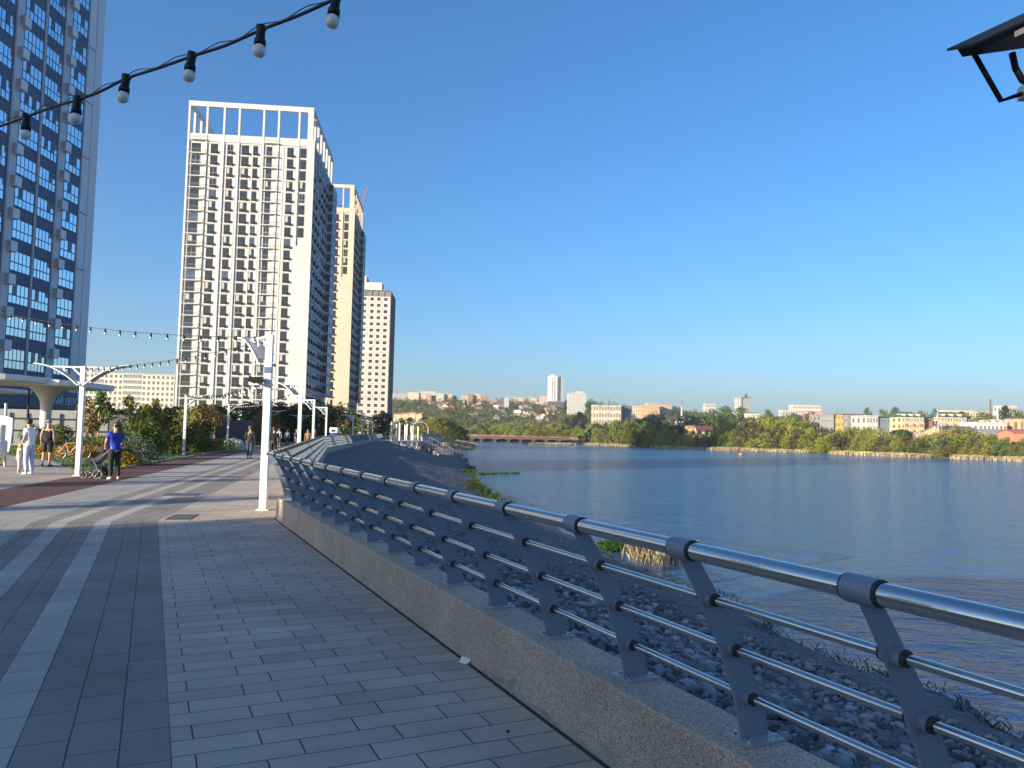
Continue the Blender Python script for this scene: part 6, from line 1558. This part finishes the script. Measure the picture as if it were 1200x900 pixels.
q = G(319, 540); person('person in dark clothes mostly hidden behind the nearest white lamp post', q.x+.05, q.y, .3, 1.75, black_c, black_c, hair_d, dark_sh, walk, sleeves='long', fingers=False, group='walkers on the promenade')
for px, lab, t, hr, Y in ((361, 'person in a brown top seen above the railing behind the second white lamp post', cloth('brown_top', (.25, .13, .08)), hair_b, 60), (369, 'person with fair hair and black top seen above the railing', black_c, hair_f, 62), (410, 'distant pedestrian in grey blue by the far railing', cloth('dusty_blue', (.14, .18, .24)), hair_d, 112), (413.5, 'distant pedestrian in tan beside the one in grey blue', cloth('tan_top', (.4, .25, .16)), hair_f, 113)):
    q = P(px, 505, Y); person(lab, q.x, Y, math.pi, 1.7, t, jeans_d, hr, dark_sh, walk, sleeves='long', fingers=False, group='walkers on the promenade')
# blue and white cart
def cart():
    c = P(394, 505, 76); e = empty('service_cart', (c.x, 76, 0), math.pi, 'small blue and white cart driving towards the viewer on the far promenade', 'cart'); bl = pm('cart_blue', (.02, .10, .42), .35); wt = pm('cart_white', (.72, .68, .62), .4)
    m = MB(); m.prism([(-.75, 0), (-.6, -.2), (.6, -.2), (.75, 0), (.75, 1.4), (-.75, 1.4)], .3, .95, bl); m.box(-.6, .6, -.1, .9, .95, 1.15, bl); m.build('body', e, bevel=.06)
    e.scale = (.66, .8, 1.2); m = MB(); m.box(-.6, .6, .3, 1.5, 1.15, 1.6, wt); m.build('cab', e, bevel=.1); m = MB(); m.box(-.3, .35, 1.39, 1.43, .25, .75, blackm); m.box(-.3, .3, 1.5, 1.52, 1.25, 1.42, glass_d); m.build('grille', e)
    m = MB(); m.box(.28, .42, 1.505, 1.53, 1.55, 1.66, pm('orange_lamp', (.6, .15, .05), .4)); m.build('marker_lamp', e)
    for x in (-.7, .7):
        for y in (.1, 1.2): m = MB(); m.tube([(x-.09, y, .28), (x+.09, y, .28)], .28, pm('tyre', (.02, .02, .02), .8), 14); m.build('wheel', e)
cart()

# ------------------------------------------------------------------ terrace with portal frames, steps, bin, pavilion
conc = pm('pale_concrete', (.36, .35, .34), .85, var=.1, vs=1.5); portal = pm('portal_cream', (.64, .58, .48), .6)
a, b = G(457, 516), G(489, 517); a.z = b.z = 0
c = Vector((-24, 140, 0)); e = empty('terrace', tuple(c), 0, 'pale concrete lookout terrace projecting from the far promenade', 'terrace'); m = MB()
pl = [(a.x-c.x-6, -4), (a.x-c.x, a.y-c.y), (b.x-c.x, b.y-c.y), (b.x-c.x, 22), (a.x-c.x-10, 24)]; m.prism(pl, -3.2, -.05, conc); m.build('platform', e)
for k in range(14):
    if k == 0: rl_ = MB()
    p = Vector((pl[1][0], pl[1][1], 0)).lerp(Vector((pl[2][0], pl[2][1], 0)), k/13); rl_.tube([(p.x, p.y+.3, -.05), (p.x, p.y+.3, 1.05)], .035, whitep, 5)
for z in (.35, .7, 1.05): rl_.tube([(pl[1][0], pl[1][1]+.3, z), (pl[2][0], pl[2][1]+.3, z)], .03, whitep, 5)
rl_.build('railing', e)
for k, (p0, p1, pt, Y) in enumerate(((459.5, 466.5, 494.3, 142), (469, 476.5, 495.5, 152), (477.5, 484, 496.5, 158), (484.5, 491.5, 497.3, 164))):
    q0, q1 = P(p0, pt, Y), P(p1, pt, Y+1.5); e = empty('portal_frame', (q0.x, Y, -.05), math.atan2(1.5, q1.x-q0.x), '%s of the four white portal frames on the terrace' % ['tallest and leftmost', 'second', 'third', 'rightmost'][k], 'portal frame', 'portal frames on the terrace'); W = math.hypot(q1.x-q0.x, 1.5); H = q0.z+.05
    for x in (0, W-.25): m = MB(); m.box(x, x+.25, 0, .3, 0, H-.26, portal); m.build('upright', e)
    m = MB(); m.box(-.05, W+.05, -.02, .32, H-.258, H, portal); m.build('lintel', e)
q = G(459, 515.5); m = MB(); m.lathe([(.3, 0), (.38, 1.0), (.4, 1.05), (.3, 1.1), (.05, 1.1)], pm('bin_dark', (.03, .04, .06), .5), 10); tag(m.build('litter_bin', None, (q.x, q.y-1, -.05)), 'dark litter bin at the left end of the terrace', 'bin')
# embankment steps
t0 = Vector((b.x+.2, b.y-1, -.15)); t1 = G(531, 541, -2.85); d = (t1-t0); L_ = math.hypot(d.x, d.y); e = empty('embankment_steps', tuple(t0), math.atan2(d.y, d.x), 'long flight of concrete steps with low side walls going down the stony slope', 'steps'); n = 16; m = MB(); dz = t1.z-t0.z; conc2 = pm('weathered_concrete', (.17, .17, .17), .9, var=.2, vs=.8)
for k in range(n): m.box(L_*k/n, L_*(k+1)/n-.02, 0, 2.4, -4.0-t0.z, dz*(k+.5)/n, conc2)
m.build('flight', e); m = MB()
for k in range(n//2): x = L_*(2*k+.6)/n; z = dz*(2*k+1)/n; m.box(x, x+L_/n*.9, -.5, 0-.01, z-.5, z+.25, conc2)
m.build('side_blocks', e); m = MB()
for s in (.2, 2.2):
    m.tube([(0, s, .95), (L_, s, dz+.95)], .03, panel_g, 5)
    for k in range(13): x = L_*k/12; m.tube([(x, s, dz*k/12-.1), (x, s, dz*k/12+.95)], .025, panel_g, 5)
m.build('handrail', e); m = MB(); m.box(L_-.1, L_+.5, -.3, 2.3, -1.2+dz, dz+.6, conc2); m.build('end_block', e)
# pavilion and blue rail beyond
q = P(492, 505, 205); e = empty('pavilion', (q.x, 205, 0), .2, 'small white pavilion with an arched roof beyond the terrace', 'pavilion'); m = MB(); H = ztop(492, 494, 205)
for k in range(8):
    t = math.pi*k/8; t2 = math.pi*(k+1)/8
    p1, p2 = (-2.3*math.cos(t), H*.55+H*.45*math.sin(t)), (-2.3*math.cos(t2), H*.55+H*.45*math.sin(t2)); m.add([(p1[0], 0, p1[1]), (p2[0], 0, p2[1]), (p2[0], 5, p2[1]), (p1[0], 5, p1[1]), (p1[0], 0, p1[1]-.2), (p2[0], 0, p2[1]-.2), (p2[0], 5, p2[1]-.2), (p1[0], 5, p1[1]-.2)], [(3, 2, 1, 0), (4, 5, 6, 7), (0, 1, 5, 4), (2, 3, 7, 6)], conc)
m.build('arched_roof', e); m = MB()
for x in (-2.2, 2.2):
    for y in (.3, 4.6): m.box(x-.12, x+.12, y, y+.24, 0, H*.56, conc)
m.build('uprights', e)
a, b = P(495, 507, 196), P(518, 508, 214); d = b-a; e = empty('barrier', (a.x, a.y, 0), math.atan2(d.y, d.x), 'blue grey barrier at the far end of the promenade beyond the pavilion', 'barrier'); W = math.hypot(d.x, d.y); m = MB(); m.box(0, W, 0, .4, -.6, .4, conc); m.build('kerb_wall', e); m = MB(); m.box(0, W, .1, .25, .45, 1.25, post_m); m.build('panel', e)

# ------------------------------------------------------------------ outside the frame: what shades the near paving
bw_ = facade_mat('grey_render', (.36, .36, .37))
def outside():
    k = math.tan(SUN_AZ)
    # unseen building added for shade: its north edge draws the line across the paving
    e = block('unseen grey building behind the left shoulder, placed and sized to shade the near paving', Vector((-30, -88)), Vector((-22, -88)), 79.4, 11.3, 0, 4, 3, bw_, glass_d)
outside()
for k, (x, y, h, w, kd) in enumerate(((-15.5, 1.5, 5.6, 2.4, 'green'), (-19.5, 6.5, 6.2, 2.0, 'mixed'), (-22.5, 12.5, 6.2, 2.0, 'green'), (-21, -2.2, 7, 2.8, 'bare'), (-29, -6.9, 9, 3., 'mixed'), (-25, -4.3, 7.6, 2.8, 'grey'))):  # unseen trees added to soften and dapple the shadow edge
    ftree(kd, x, y, h, w, 'unseen tree to the left of the frame, placed to dapple the paving with shade', 'unseen trees placed for dappled shade', z=0, sink=.05)
